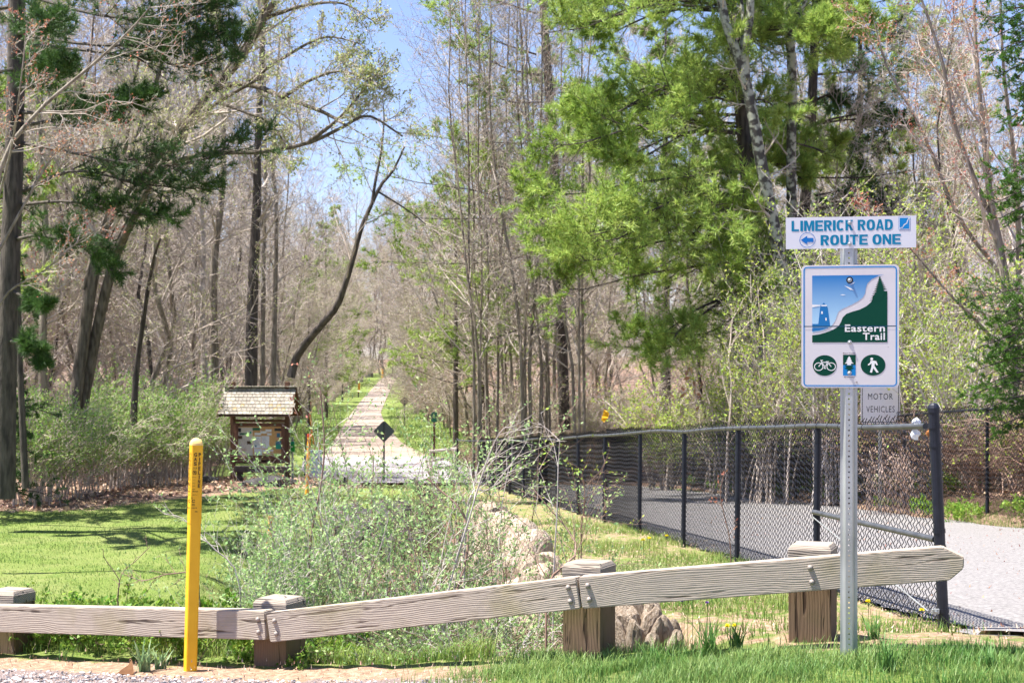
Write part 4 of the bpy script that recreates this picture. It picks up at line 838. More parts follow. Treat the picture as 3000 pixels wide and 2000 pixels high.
# crumpled white plastic tied on the rail
r = random.Random(4)
def crumple(name, px, py, d, s, m, label, cat, seed):
    bm = bmesh.new(); bmesh.ops.create_icosphere(bm, subdivisions=2, radius=1); rr = random.Random(seed)
    for v in bm.verts: v.co = Vector((v.co.x * s[0], v.co.y * s[1], v.co.z * s[2])) * rr.uniform(.65, 1.15)
    me = bpy.data.meshes.new(name); bm.to_mesh(me); bm.free(); me.materials.append(m); return tag(link(name, me, loc=at(px, py, d)), label, cat)
cam_m = mat('clear_plastic', (.70, .76, .85), .15, (.85, .88, .95), scale=20, spec=.8)
pb = empty('plastic_bag', at(2683, 1248, 10.35), 0, 'crumpled shiny white plastic bag caught over the fence top rail', 'plastic bag')
for (px, py, s, nm) in ((2686, 1234, (.034, .02, .026), 'upper_fold'), (2682, 1272, (.036, .02, .042), 'lower_fold')):
    o = crumple(nm, px, py, 10.35 - .07, s, cam_m, None, None, py); p = Vector(o.location) - Vector(pb.location); o.parent = pb; o.location = p
crumple('dead_leaf', 2725, 1268, 10.2, (.03, .01, .022), mat('rust_leaf', (.40, .16, .05), .8), 'rusty dead leaf stuck at the fence end post below the rail', 'leaf', 77)
# no motor vehicles sign beyond the trail
DN = 26.9; nx0, ny0, nz0 = at(2578, 1200, DN); ns = empty('regulatory_sign', (nx0, ny0, float(terr(nx0, ny0))), 0, 'white no motor vehicles sign behind the large trail sign', 'sign')
kk = F / DN; zc0 = EYE + (HORY - 1168) / kk - float(terr(nx0, ny0))
g = Geo(); g.prism(rrect(-.318, -.40, .318, .40, .04), 0, .004); pn = g.obj('plate', mat('reg_white', (.70, .66, .66), .4), ns, loc=(0, -.035, zc0))
g = Geo(); frame_band(g, -.300, -.382, .300, .382, .035, .012, .001)
for t, z0, z1, hw in (('NO', .20, .295, .10), ('MOTOR', -.02 + .01, .09, .2), ('VEHICLES', -.215, -.115, .23)):
    X_, Z_, f = text_geo(t, -hw, z0, hw, z1, 0, 1.15); g.add(np.stack([X_, 0 * X_ - .0012, Z_], -1), f)
g.obj('lettering', navy, pn); pn.scale = (1.09, 1, 1.09)
g = Geo(); g.box(0, 0, zc0 / 2, .06, .03, zc0 + .8); g.obj('post', galv, ns)
# ---------------------------------------------------------------- notice board with shingled roof
brown = wood_mat('kiosk_wood', (.16, .085, .06), (.09, .05, .035), (.03, .02, .015), 2, bump=.4)
brownx = wood_mat('kiosk_beam', (.17, .09, .065), (.10, .055, .04), (.03, .02, .015), 0, bump=.4)
shing = mat('shingle', (.22, .19, .15), .9, (.42, .38, .33), scale=9, detail=8, bump=.6, island=(.02, 0, .3)); moss = mat('mossy_shingle', (.24, .16, .04), .95, (.36, .32, .25), scale=7, detail=8, bump=.6)
DK = 40.0; kx, ky, _ = at(762, 1400, DK); kz = -1.20; kk = F / DK
ki = empty('notice_board', (kx, ky, kz), math.radians(-9), 'brown wooden notice board under a weathered shingle roof at the edge of the woods', 'notice board')
def KZc(py): return EYE + (HORY - py) / kk - kz
pw = .115; hx_ = (843 - 677) / 2 / kk
for s in (-1, 1):
    g = Geo(); g.box(0, 0, 1.25 + .0, pw, pw, 2.7, bev=.008); g.obj('post', brown, ki, loc=(s * hx_, 0, 0))
g = Geo(); g.box(0, 0, KZc(1232), 2 * hx_ - pw, .09, .07, bev=.006); g.obj('beam', brownx, ki); g = Geo(); g.box(0, 0, KZc(1350), 2 * hx_ - pw, .09, .10, bev=.006); g.obj('beam', brownx, ki)
bw = 2 * hx_ - pw; zb0, zb1 = KZc(1344), KZc(1238)
g = Geo()
for x_ in (-1, 1): g.box(x_ * (bw / 2 - .05), -.03, (zb0 + zb1) / 2, .09, .06, zb1 - zb0 - .01, bev=.005)
g.box(0, -.03, zb1 - .05, bw - .2, .06, .09, bev=.005); g.box(0, -.03, zb0 + .05, bw - .2, .06, .09, bev=.005); g.obj('frame', mat('frame_brown', (.15, .07, .05), .7, (.20, .10, .075), scale=12), ki)
g = Geo(); g.box(0, 0, (zb0 + zb1) / 2, bw - .2, .02, zb1 - zb0 - .2); cork = g.obj('cork_board', mat('cork', (.62, .36, .15), .9, (.70, .43, .20), scale=40), ki)
# papers, measured in zoom view 3: origin (630,1100), 4.479 per px; board centre x 590 zoom
def paper(name, x0, y0, x1, y1, m, lay=.014, par=cork):
    cxz = (762 - 630) * 4.479; q = 4.479 * kk; g = Geo(); z0_, z1_ = EYE + (HORY - 1100 - y1 / 4.479) / kk - kz, EYE + (HORY - 1100 - y0 / 4.479) / kk - kz
    g.box((x0 + x1) / 2 / q - cxz / q, -lay, (z0_ + z1_) / 2, (x1 - x0) / q, .003, z1_ - z0_); return g.obj(name, m, par)
cream = mat('paper_cream', (.72, .66, .60), .8, (.76, .70, .64), scale=6); pw_ = mat('paper_white', (.85, .86, .9), .8); pg = mat('paper_green', (.05, .19, .12), .7); pdk = mat('paper_dark', (.05, .05, .06), .7); ptl = mat('paper_teal', (.04, .36, .26), .7); por = mat('paper_orange', (.62, .36, .20), .7); pbl = mat('paper_blue', (.07, .20, .30), .7); pbr = mat('paper_brown', (.10, .06, .04), .7)
for a in ((283, 680, 492, 1060, cream), (502, 795, 606, 950, pw_), (612, 790, 718, 952, pw_), (512, 958, 622, 1040, pw_), (666, 702, 750, 736, pw_), (598, 726, 682, 758, pw_), (518, 748, 605, 780, pw_), (690, 752, 750, 780, pw_), (628, 968, 772, 992, pw_), (628, 996, 724, 1012, pw_), (490, 684, 592, 718, pg), (790, 690, 886, 724, pdk), (800, 740, 886, 840, por), (806, 852, 890, 960, ptl)): paper('poster', *a)
for a in ((288, 690, 334, 740, pdk), (312, 752, 410, 778, pg), (288, 790, 350, 830, pbr), (415, 858, 478, 900, pbr), (453, 732, 476, 760, ptl), (520, 912, 546, 936, pbl), (318, 1022, 334, 1036, pbr), (345, 966, 408, 976, por), (822, 752, 866, 806, pbl), (812, 858, 880, 900, pbl)): paper('print', *a, lay=.018)
wl = mat('paper_ink', (.35, .36, .38), .8)
for i in range(9): paper('print', 512, 810 + i * 12, 580 + (i * 37 % 22), 813 + i * 12, wl, .018); paper('print', 624, 806 + i * 13, 700 - (i * 29 % 30), 808 + i * 13, wl, .018)
for i in range(16): paper('print', 292, 836 + i * 11 + (0), 400 + (i * 41 % 40), 838 + i * 11, mat('paper_faint', (.45, .41, .37), .8), .018)
for x_ in (347, 575, 804): paper('latch', x_ - 13, 630, x_ + 13, 656, mat('latch_metal', (.25, .33, .25), .5), .075, ki)
g = Geo(); g.box(-.0, -.08, KZc(1346), .10, .04, .09); g.obj('leaflet_pocket', mat('pocket', (.25, .20, .18), .5), ki)
# roof: two slopes of individual shingles on a deck
rw = (862 - 648) / kk; ez, rz_ = KZc(1212), KZc(1134); run = .52; rows = 8
for s in (-1, 1):
    g = Geo(); v = [(-rw / 2, s * run, ez - .03), (rw / 2, s * run, ez - .03), (rw / 2, 0, rz_ - .03), (-rw / 2, 0, rz_ - .03)]; v2 = [(a, b, c - .03) for a, b, c in v]
    g.add(v + v2, [(0, 1, 2, 3), (7, 6, 5, 4), (0, 4, 5, 1), (1, 5, 6, 2), (3, 2, 6, 7), (0, 3, 7, 4)]); g.obj('roof_deck', brownx, ki)
r = random.Random(2); slope = math.atan2(rz_ - ez, run); SL = math.hypot(run, rz_ - ez); sm = []
for k in range(6):
    g = Geo(); wdt = .095 + .012 * (k % 4); g.box(0, 0, 0, wdt, SL / rows * 1.25, .014, bev=.003); me = g.mesh('shingle', shing if k < 4 else moss); sm.append((me, wdt))
for s in (-1, 1):
    for row in range(rows):
        x = -rw / 2 - r.uniform(0, .04); t = (row + .5) / rows
        while x < rw / 2 - .03:
            me, wdt = sm[r.randrange(4) if not (row in (1, 2) and r.random() < .5) else r.randrange(6)]
            o = link('shingle', me, ki, loc=(x + wdt / 2, s * run * (1 - t) * 1.0 , ez + (rz_ - ez) * t + .012 + r.uniform(0, .006)), rot=(-s * (slope) * -1 if s == -1 else -slope, 0, r.uniform(-.02, .02)))
            o.rotation_euler = ((slope - .09) if s == -1 else -(slope - .09), 0, 0); x += wdt + .004
g = Geo(); g.box(0, -.06, rz_ - .0, rw + .04, .14, .02, Matrix.Translation((0, 0, .02)), bev=.003); g.obj('ridge_board', shing, ki)
for s in (-1, 1):
    g = Geo(); g.prism([(0, rz_ + .0), (run + .05, ez - .03), (run + .05, ez - .11), (0, rz_ - .10), (-run - .05, ez - .11), (-run - .05, ez - .03)], -.012, .012, Matrix.Translation((s * (rw / 2 + .02), 0, 0)) @ Matrix.Rotation(math.radians(90), 4, 'Z')); g.obj('barge_board', brownx, ki)
# stone bench and timber in front, dispenser box beside
bx, by, bz = at(768, 1380, 39.3)
ben = empty('timber_bench', (bx, by, -1.2), math.radians(-9), 'long dark timber bench in front of the notice board', 'bench')
ben.location.z = EYE + (HORY - 1408) / F * 39.3
g = Geo(); g.box(0, 0, .30, 1.45, .12, .17, bev=.015); g.obj('backrest', mat('dark_timber', (.035, .028, .028), .8, (.07, .06, .06), scale=6), ben)
for s in (-1, 1): g = Geo(); g.box(s * .6, .02, .1, .14, .1, .28, bev=.01); g.obj('leg', MATS['dark_timber'], ben)
me = rock_mesh(51, .78, .30, .2, .3, 4); me.materials.append(mat('grey_slab', (.03, .028, .028), .9, (.075, .07, .072), scale=5, bump=.6)); tag(link('stone_slab', me, loc=at(790, 1413, 38.2), rot=(0, -.06, 0)), 'long low grey stone slab lying in front of the timber bench', 'stone slab')
dx, dy, dz_ = at(856, 1308, 40.3)
di = empty('bag_dispenser', (dx, dy, dz_), 0, 'small bright green dispenser box beside the right post of the notice board', 'dispenser')
g = Geo(); g.box(0, 0, 0, .14, .09, .28, bev=.012); g.obj('box', mat('bright_green', (.02, .32, .04), .4), di); g = Geo(); g.box(0, -.052, .10, .13, .02, .07, bev=.005); g.obj('lid', mat('teal_green', (.02, .30, .18), .4), di); g = Geo(); g.box(0, -.047, .0, .035, .004, .04); g.obj('emblem', pwhite, di)
g = Geo(); g.box(0, .05, -.35, .05, .05, 1.2); g.obj('post', galv, di)
# blue grey panel and yellow stakes
def stake(name, px0, py0, px1, py1, d, r, m, label, cat, red=False, group=None):
    a = Vector(at(px0, py0, d)); b = Vector(at(px1, py1, d)); o = empty(name, tuple(a), 0, label, cat, group)
    if (b - a).length: pass
    g = Geo(); g.tube([(0, 0, -.1), tuple((b - a) * .5), tuple(b - a)], r, 8); g.obj('shaft', m, o)
    if red: g = Geo(); u = (b - a).normalized(); g.tube([tuple(b - a - u * .05), tuple(b - a + u * .01)], r * 1.12, 8); g.obj('red_cap', mat('cap_red', (.55, .07, .03), .5), o)
    return o
yst = mat('stake_yellow', (.75, .30, .02), .5, (.80, .38, .04), scale=5)
stake('marker_stake', 899, 1432, 906, 1272, 30, .036, yst, 'thick yellow marker stake in front of the blue grey panel', 'marker stake', True)
stake('marker_stake', 924, 1330, 907, 1211, 44, .028, yst, 'thin yellow stake leaning left behind the blue grey panel', 'marker stake', True)
stake('marker_stake', 938, 1330, 934, 1279, 43, .026, yst, 'short yellow stake behind the right edge of the blue grey panel', 'marker stake')
stake('marker_stake', 775, 1735, 795, 1512, 13.2, .022, yst, 'yellow stake leaning right in the budding shrubs beside the timber rail', 'marker stake')
stake('marker_stake', 1052, 1146, 1052, 1121, 150, .10, yst, 'tiny far yellow stake on the left verge of the distant trail', 'marker stake')
stake('marker_stake', 1121, 1104, 1121, 1080, 190, .12, yst, 'farthest yellow stake at the head of the distant trail', 'marker stake')
stake('wooden_stake', 898, 1345, 897, 1269, 43, .03, mat('grey_stake', (.10, .09, .09), .8), 'dark grey stake between the green dispenser and the yellow stakes', 'stake')
px_, py_, pz_ = at(919, 1352, 37.5)
bp_ = empty('utility_panel', (px_, py_, pz_), math.radians(-6), 'blue grey flat panel standing among the yellow stakes', 'panel')
g = Geo(); g.box(0, 0, 0, .42, .05, .57, bev=.006); g.obj('board', mat('panel_blue', (.28, .34, .46), .6, (.34, .40, .52), scale=4), bp_); g = Geo(); g.box(-.225, 0, 0, .02, .06, .57); g.obj('edge', pdk, bp_)
for s in (-1, 1): g = Geo(); g.box(s * .15, .04, -.35, .04, .03, .5); g.obj('leg', galv, bp_)
# diamond signs seen from behind, green marker, split rail fence
def diamond(px, py, pyb, d, hw, m, label):
    x, y, z = at(px, py, d); zb_ = EYE + (HORY - pyb) / F * d; o = empty('warning_sign', (x, y, zb_), 0, label, 'sign')
    g = Geo(); q = hw; c = q * .1; pts = [(c, -q + c), (q - c, -c), (q - c, c), (c, q - c), (-c, q - c), (-q + c, c), (-q + c, -c), (-c, -q + c)]; g.prism(pts, 0, .006); g.obj('plate', m, o, loc=(0, .02, z - zb_)); g = Geo(); g.box(0, 0, (z - zb_ + hw) / 2 - .1, .055, .03, z - zb_ + hw + .1); g.obj('post', mat('dark_post', (.06, .07, .07), .6), o)
diamond(1125, 1263, 1392, 46.5, .34, mat('sign_back_dark', (.10, .115, .11), .6, (.13, .145, .14), scale=3), 'dark grey back of a diamond sign standing before the road crossing')
diamond(1185, 1175, 1275, 100, .33, mat('sign_back_pale', (.34, .26, .22), .6), 'pale brown back of a diamond sign beside the distant trail')
x, y, z = at(1272, 1222, 62); o = empty('trail_marker', (x, y, z - 1.6), 0, 'small green marker plate on a brown post right of the crossing', 'marker'); g = Geo(); g.box(0, 0, .75, .09, .09, 1.8); g.obj('post', brown, o); g = Geo(); g.box(0, -.06, 1.62, .24, .02, .42); g.obj('plate', mat('marker_green', (.02, .13, .08), .5), o)
pale = mat('peeled_rail', (.42, .36, .32), .8, (.56, .50, .46), scale=6)
sr = empty('split_rail_fence', at(1300, 1390, 49), 0, 'short pale split-rail fence between the crossing and the end of the black fence', 'fence'); O3 = Vector(sr.location)
for px in (1262, 1335): a = Vector(at(px, 1392, 49)) - O3; g = Geo(); g.tube([tuple(a), tuple(a + Vector((0, 0, .85)))], .06, 7); g.obj('post', pale, sr)
for py0, py1 in ((1322, 1313), (1350, 1338), (1372, 1365)): g = Geo(); g.tube([tuple(Vector(at(1258, py0, 48.8)) - O3), tuple(Vector(at(1340, py1, 49.2)) - O3)], .045, 7); g.obj('rail', pale, sr)
# yellow ribbons on the far stems, dead leaf spray
def ribbon_(px, py0, py1, d, label, seed):
    rr = random.Random(seed); o = None; hh = (py1 - py0) / F * d; g = Geo(); n = 7; v = []
    for i in range(n): t = i / (n - 1); wv = .07 * math.sin(t * math.pi) ** .7 + .012; xo = .03 * math.sin(t * 5); v += [(xo - wv, rr.uniform(-.02, .02), -t * hh), (xo + wv, rr.uniform(-.04, .04), -t * hh)]
    g.add(v, [(2 * i, 2 * i + 1, 2 * i + 3, 2 * i + 2) for i in range(n - 1)]); return tag(g.obj('ribbon', mat('ribbon_yellow', (.80, .42, .01), .5, transl=.3), loc=at(px, py0, d)), label, 'ribbon')
ribbon_(1772, 1200, 1236, 38, 'yellow ribbon hanging above the middle of the black fence', 1); ribbon_(2258, 1164, 1216, 33, 'larger yellow ribbon hanging left of the metal sign post', 2)
g = Geo(); rr = np.random.default_rng(9); n = 26; c = np.array(at(2035, 1135, 34)); P = c + rr.normal(size=(n, 1, 3)) * (.22, .1, .2) + np.zeros((n, 2, 3)); P[:, 1] += rr.normal(size=(n, 3)) * .08; leaves(g, rr, P - c, 1, .17, .45); tag(g.obj('dead_leaves', mat('oak_leaf', (.38, .20, .11), .8, (.50, .30, .18), scale=8, island=(.02, 0, .3), transl=.2), loc=tuple(c)), 'spray of curled orange brown dead leaves hanging above the black fence', 'leaves')
# single brown leaf by the shoulder
x, y, _ = at(376, 1962, 8.95); z = float(terr(x, y)); g = Geo(); g.prism([(-.055, 0), (.03, -.01), (.045, .0), (.03, .085), (.01, .05), (-.02, .03)], -.002, .012); tag(g.obj('dead_leaf', mat('leaf_brown', (.17, .075, .03), .7, (.28, .14, .06), scale=20), loc=(x, y - .05, z + .005), rot=(-.5, 0, .2)), 'pointed brown dead leaf standing in the weeds left of the yellow marker', 'leaf')
# dandelions and violets
def flower(px, py, d, m, r0, name, label, cat, group=None):
    x, y, z = at(px, py, d); zg = float(terr(x, y)); o = empty(name, (x, y, zg), 0, label, cat, group); h = max(z - zg, .02)
    g = Geo(); g.tube([(0, 0, 0), (.003, 0, h)], .0018, 4); g.obj('stem', gm, o); rr = np.random.default_rng(int(px)); K = 46; a = rr.uniform(0, 6.283, K); e = rr.uniform(0.05, 1.1, K); L = r0 * rr.uniform(.8, 1, K)
    dd = np.stack([np.cos(a) * np.cos(e), np.sin(a) * np.cos(e), np.sin(e)], -1); s = norm(np.cross(dd, rr.normal(size=(K, 3)))) * .003; v = np.stack([0 * dd - s, 0 * dd + s, dd * L[:, None] + s * .8, dd * L[:, None] - s * .8], 1).reshape(-1, 3) + (0, 0, h); i = np.arange(K)[:, None] * 4
    g = Geo(); g.add(v, np.hstack([i, i + 1, i + 2, i + 3])); g.obj('petals', m, o)
dan = mat('dandelion', (.85, .74, .03), .6); vio = mat('violet', (.30, .14, .55), .6)
flower(2543, 1762, 8.8, dan, .019, 'dandelion', 'yellow dandelion just right of the metal sign post under the rail', 'flower')
flower(2701, 1787, 9.3, dan, .019, 'dandelion', 'yellow dandelion at the foot of the black fence end panel', 'flower')
flower(2132, 1834, 8.4, dan, .02, 'dandelion', 'left one of two touching dandelions in front of the squared guardrail post', 'flower')
flower(2152, 1833, 8.42, dan, .017, 'dandelion', 'right one of two touching dandelions in front of the squared guardrail post', 'flower')
flower(1902, 1577, 13.2, dan, .022, 'dandelion', 'yellow dandelion left of the third fence post in pale ground cover', 'flower'); flower(1884, 1582, 13.0, dan, .02, 'dandelion', 'dandelion nearest the pale moss mound on the left', 'flower'); flower(1953, 1570, 14, dan, .022, 'dandelion', 'yellow dandelion right of the pale ground cover close to the fence', 'flower')
for px, py in ((1997, 1760), (2003, 1757), (2014, 1755), (2028, 1755), (2072, 1765)): flower(px, py, 8.9, vio, .012, 'violet', 'small purple violet in the grass under the timber rail', 'flower', 'purple violets under the rail')
# small red roof edge seen over the far fence
# ---------------------------------------------------------------- vegetation materials
bark = mat('bark_grey', (.14, .118, .09), .9, (.31, .27, .22), scale=5, detail=8, bump=.9, bscale=12, stretch=(3, 3, .6))
barkd = mat('bark_dark', (.045, .038, .034), .9, (.12, .10, .085), scale=5, detail=8, bump=.9, bscale=12, stretch=(3, 3, .6))
barkb = mat('bark_brown', (.06, .048, .036), .9, (.17, .14, .11), scale=5, detail=8, bump=.9, bscale=12, stretch=(3, 3, .6))
barkl = mat('bark_lichen', (.07, .065, .055), .95, (.36, .37, .29), scale=7, detail=8, bump=.8, sharp=(.44, .56))
twig = mat('twig_grey', (.30, .255, .215), .9, (.50, .44, .39), scale=2.5)
twigr = mat('twig_tan', (.34, .28, .235), .9, (.52, .445, .39), scale=1.5)
brm = mat('bramble', (.28, .17, .125), .85, (.46, .33, .26), scale=2.5)
brb = mat('bramble_pale', (.36, .30, .25), .85, (.48, .42, .36), scale=2.5)
stemp = mat('stem_pale', (.34, .29, .26), .8, (.58, .53, .50), scale=5)
stemb = mat('stem_brown', (.17, .10, .075), .8, (.32, .22, .17), scale=5)
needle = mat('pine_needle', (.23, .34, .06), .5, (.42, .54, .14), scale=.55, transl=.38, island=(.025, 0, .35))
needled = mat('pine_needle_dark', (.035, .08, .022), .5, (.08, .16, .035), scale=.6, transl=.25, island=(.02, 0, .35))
firm = mat('fir_needle', (.055, .15, .02), .5, (.12, .25, .035), scale=1.5, transl=.4, island=(.02, 0, .3))
leafp = mat('leaf_pale', (.30, .36, .12), .6, (.42, .44, .20), scale=1, transl=.45, island=(.03, 0, .35))
leafy = mat('leaf_yellow_green', (.30, .42, .05), .6, (.46, .56, .12), scale=1, transl=.45, island=(.03, 0, .3))
leafg = mat('leaf_fresh', (.24, .38, .12), .55, (.40, .54, .24), scale=2.2, transl=.45, island=(.025, 0, .35))
leafs = mat('leaf_shrub', (.19, .32, .06), .55, (.32, .46, .13), scale=1, transl=.45, island=(.03, 0, .35))
budr = mat('bud_red', (.32, .11, .07), .7, (.46, .22, .13), scale=1, transl=.3, island=(.03, 0, .35))

def poly_px(pts, n=14):
    """pts: (px, py, d) along a stem -> world polyline"""
    return smooth_line([at(*p) for p in pts], n)
def stems_arr(lines, r0s, r1s, n):
    P = np.array([smooth_line(l, n) for l in lines]); R = np.array([np.linspace(a, b, n) for a, b in zip(r0s, r1s)]); return P, R

def bare_crown(rng, P, R, levels, leaf=None):
    """levels: list of dicts for grow; returns list of (P,R) and a leaf Geo"""
    out = []; p, r = P, R
    for lv in levels: p, r = grow(rng, p, r, **lv); out.append((p, r))
    return out
def make_tree(name, root, stems, r0s, r1s, levels, rng, bark_m, twig_m, leafset=None, label=None, cat='tree', k0=8, loc=None, n=16, first=None):
    """custom tree: explicit stems (world coordinates), grown limbs and twigs. Returns the thing"""
    loc = loc or tuple(stems[0][0]); o = empty(name, loc, 0, label, cat); O = np.array(loc)
    P, R = stems_arr([np.array(s) - O for s in stems], r0s, r1s, n)
    g = Geo(); tubes(g, P, R, k0); g.obj('trunk', bark_m, o, smooth=True)
    lv = bare_crown(rng, P, R, levels); g = Geo()
    for i, (p, r) in enumerate(lv): tubes(g, p, r, 5 if i == 0 else (4 if i == 1 else 3))
    g.obj('branches', twig_m, o, smooth=False)
    if leafset:
        g = Geo(); m = leafset.pop('m'); lvls = leafset.pop('lv', (-1,))
        for l in lvls: leaves(g, rng, lv[l][0], **leafset)
        g.obj('leaves', m, o)
    return o

# ---- prototypes of bare hardwoods for the woods (built at the first copy's place, then copied)
def proto_bare(seed, H=16, lean=0, twig_m=twig, bark_m=bark, leafm=None, n1=22, r=.085):
    rng = np.random.default_rng(seed); z = np.linspace(0, H, 12); w_ = np.cumsum(rng.normal(size=(12, 2)) * .26, 0); w_ -= w_[0]
    P = np.stack([w_[:, 0] + lean * (z / H) ** 1.4, w_[:, 1], z], -1)[None]; R = (r * np.linspace(1, .12, 12) ** .9)[None]
    l1 = grow(rng, P, R, n1, t0=.10, ang=(30, 68), ratio=.33, npts=7, up=.09, wig=.14, rr=.42, tipless=.55, rmin=.02)
    l2 = grow(rng, *l1, 8, t0=.15, ang=(28, 62), ratio=.5, npts=3, up=.06, wig=.16, rr=.5, rmin=.012)
    l3 = grow(rng, *l2, 6, t0=.1, ang=(25, 65), ratio=.55, npts=3, up=.05, wig=.2, rr=.6, rmin=.009)
    l4 = grow(rng, *l3, 3, t0=.1, ang=(25, 65), ratio=.65, npts=2, up=.05, wig=.2, rr=.75, rmin=.008, taper=.5)
    g = Geo(); tubes(g, P, R, 8); tr = g.mesh('trunk', bark_m, True); g = Geo(); tubes(g, *l1, 5); tubes(g, *l2, 4); tubes(g, *l3, 3); tubes(g, *l4, 3); br = g.mesh('branches', twig_m)
    lf = None
    if leafm: g = Geo(); leaves(g, rng, l4[0], 2, .045, .6, spread=.03); leaves(g, rng, l3[0], 1, .045, .6, spread=.03); lf = g.mesh('buds', leafm)
    return tr, br, lf
def proto_pine(seed, H=18, needle_m=needle, r=.2, dens=1.0):
    rng = np.random.default_rng(seed); z = np.linspace(0, H, 12); P = np.stack([0 * z, 0 * z, z], -1)[None]; R = (r * np.linspace(1, .1, 12))[None]
    l1 = grow(rng, P, R, int(34 * dens), t0=.2, t1=.99, ang=(68, 88), ratio=.27, npts=7, up=.04, wig=.06, rr=.22, tipless=.75, rmin=.02)
    l2 = grow(rng, *l1, 9, t0=.25, ang=(35, 60), ratio=.36, npts=3, up=.06, wig=.1, rr=.5, flat=.3, rmin=.01)
    l3 = grow(rng, *l2, 4, t0=.15, ang=(30, 55), ratio=.5, npts=2, up=.08, wig=.1, rr=.6, flat=.2, rmin=.006)
    g = Geo(); tubes(g, P, R, 8); tr = g.mesh('trunk', barkd, True); g = Geo(); tubes(g, *l1, 5); tubes(g, *l2, 3); br = g.mesh('branches', barkd)
    g = Geo(); needles(g, rng, l3[0], 3, 8, .22, .032); needles(g, rng, l2[0], 3, 8, .22, .032, t0=.4); lf = g.mesh('needles', needle_m)
    return tr, br, lf
PB = [proto_bare(1, 15, .8, twigr, bark, leafp), proto_bare(2, 17, -.6, twig), proto_bare(3, 13, 1.0, twigr, bark, leafp), proto_bare(4, 18, .3, twig, barkd)]
PP = [proto_pine(21), proto_pine(22, 15)]
def place(proto, name, x, y, s, rz, label, group, cat='tree', z=None, tilt=0):
    o = empty(name, (x, y, float(terr(x, y)) - .1 if z is None else z), rz, label, cat, group); o.scale = (s, s, s); o.rotation_euler = (0, tilt, rz)
    for nm, me in zip(('trunk', 'branches', 'foliage'), proto):
        if me is not None: link(nm, me, o)
    return o
rr = random.Random(77)
# woods left of the far trail and behind the lawn
def scatter(n, gen, protos_, name, label, group, smin, smax, mind=2.2):
    pts = []; tries = 0
    while len(pts) < n and tries < 20000:
        tries += 1; x, y = gen()
        if any((x - a) ** 2 + (y - b) ** 2 < mind ** 2 for a, b in pts): continue
        pts.append((x, y)); place(protos_[rr.randrange(len(protos_))], name, x, y, rr.uniform(smin, smax), rr.uniform(0, 6.28), label, group, tilt=rr.uniform(-.13, .13))
def gen_left():
    while True:
        y = 43 + rr.random() ** 1.3 * 75; xm = float(trail_x(y)) - rr.uniform(5.2, 6.5); x = xm - rr.random() ** 1.1 * (y * .36 + 2)
        px = 1500 + x / y * F
        if px > -250 and not (y < 46 and px > 560): return x, y
def gen_right():
    while True:
        y = 58 + rr.random() ** 1.3 * 70; xm = float(trail_x(y)) + rr.uniform(5, 6.5); x = xm + rr.random() ** 1.1 * (y * .42 + 3)
        if 1500 + x / y * F < 3200: return x, y
def gen_right2():
    while True:
        y = rr.uniform(30, 58); rf = float(np.interp(y, [23.5, 45.7, 58], [7.4, 4.6, 3.5])); x = rf + 1.5 + rr.random() * 14
        px = 1500 + x / y * F
        if px < 3300 : return x, y
def gen_far():
    y = rr.uniform(120, 300); side = rr.choice((-1, 1)); x = float(trail_x(y)) + side * (rr.uniform(3.4, 5) + rr.random() * y * .13); return x, y
scatter(80, gen_left, PB, 'bare_tree', 'bare grey-brown hardwood in the woods to the left of the far trail', 'bare trees left of the trail', .8, 1.3)
scatter(70, gen_right, PB, 'bare_tree', 'bare grey-brown hardwood in the woods to the right of the far trail', 'bare trees right of the trail', .75, 1.1)
scatter(16, gen_right2, PB, 'bare_tree', 'bare hardwood standing behind the brambles of the right-hand fence', 'bare trees behind the right fence', .6, .85)
def gen_end():
    y = rr.uniform(262, 330); return float(trail_x(y)) + rr.uniform(-32, 40) * (1 if rr.random() < .6 else .35), y
scatter(50, gen_end, PB, 'bare_tree', 'bare tree closing the view at the head of the distant trail', 'trees at the head of the trail', 1.4, 1.9, 3)
scatter(96, gen_far, PB, 'bare_tree', 'distant bare tree lining the far end of the trail', 'distant bare trees', .9, 1.35, 2.4)
for i in range(34):
    y = 64 + i * 3.6; sd_ = (-1, 1)[i % 2]; x = float(trail_x(y)) + sd_ * rr.uniform(4.2, 5.4); o = place(PB[rr.choice((0, 1, 2))], 'bare_tree', x, y, rr.uniform(.55, .9), 0, 'slender bare tree bending its twigs over the far trail', 'bare trees overhanging the trail'); o.rotation_euler = (rr.uniform(-.1, .1), -sd_ * rr.uniform(.12, .32), rr.uniform(-.4, .4))
for i, (px, d, s, k, lb) in enumerate(((955, 118, .9, 0, 'distant pine left of the trail showing green above the bare crowns'), (905, 100, .75, 1, 'small pine among bare trees left of the distant trail'), (1003, 150, .55, 1, 'low dark evergreen leaning over the left edge of the distant trail'), (350, 95, .9, 0, 'pine deep in the left woods behind the leaning hardwood'), (1335, 66, .72, 0, 'pine right of the far trail with pale green tiers'), (1410, 74, 1.0, 1, 'tall pine behind the thin grey stems right of the trail'), (1600, 78, 1.1, 0, 'tall pine between the thin grey stems and the big bright pine'), (1950, 60, 1.2, 1, 'pine standing directly behind the big bright pine'), (2520, 46, 1.0, 0, 'dark pine rising behind the white road name plate'), (2760, 58, 1.0, 1, 'pine far behind the red-budded maple'), (120, 60, 1.1, 0, 'pine behind the left edge trunk'))):
    x, y, _ = at(px, 1000, d); place(PP[k], 'pine_tree', x, y, s, i * 1.3, lb, None)
x, y, _ = at(1050, 1000, 165); place(PP[1], 'pine_tree', x, y, .36, 1, 'small dark evergreen at the left edge of the trail just before it vanishes', None)

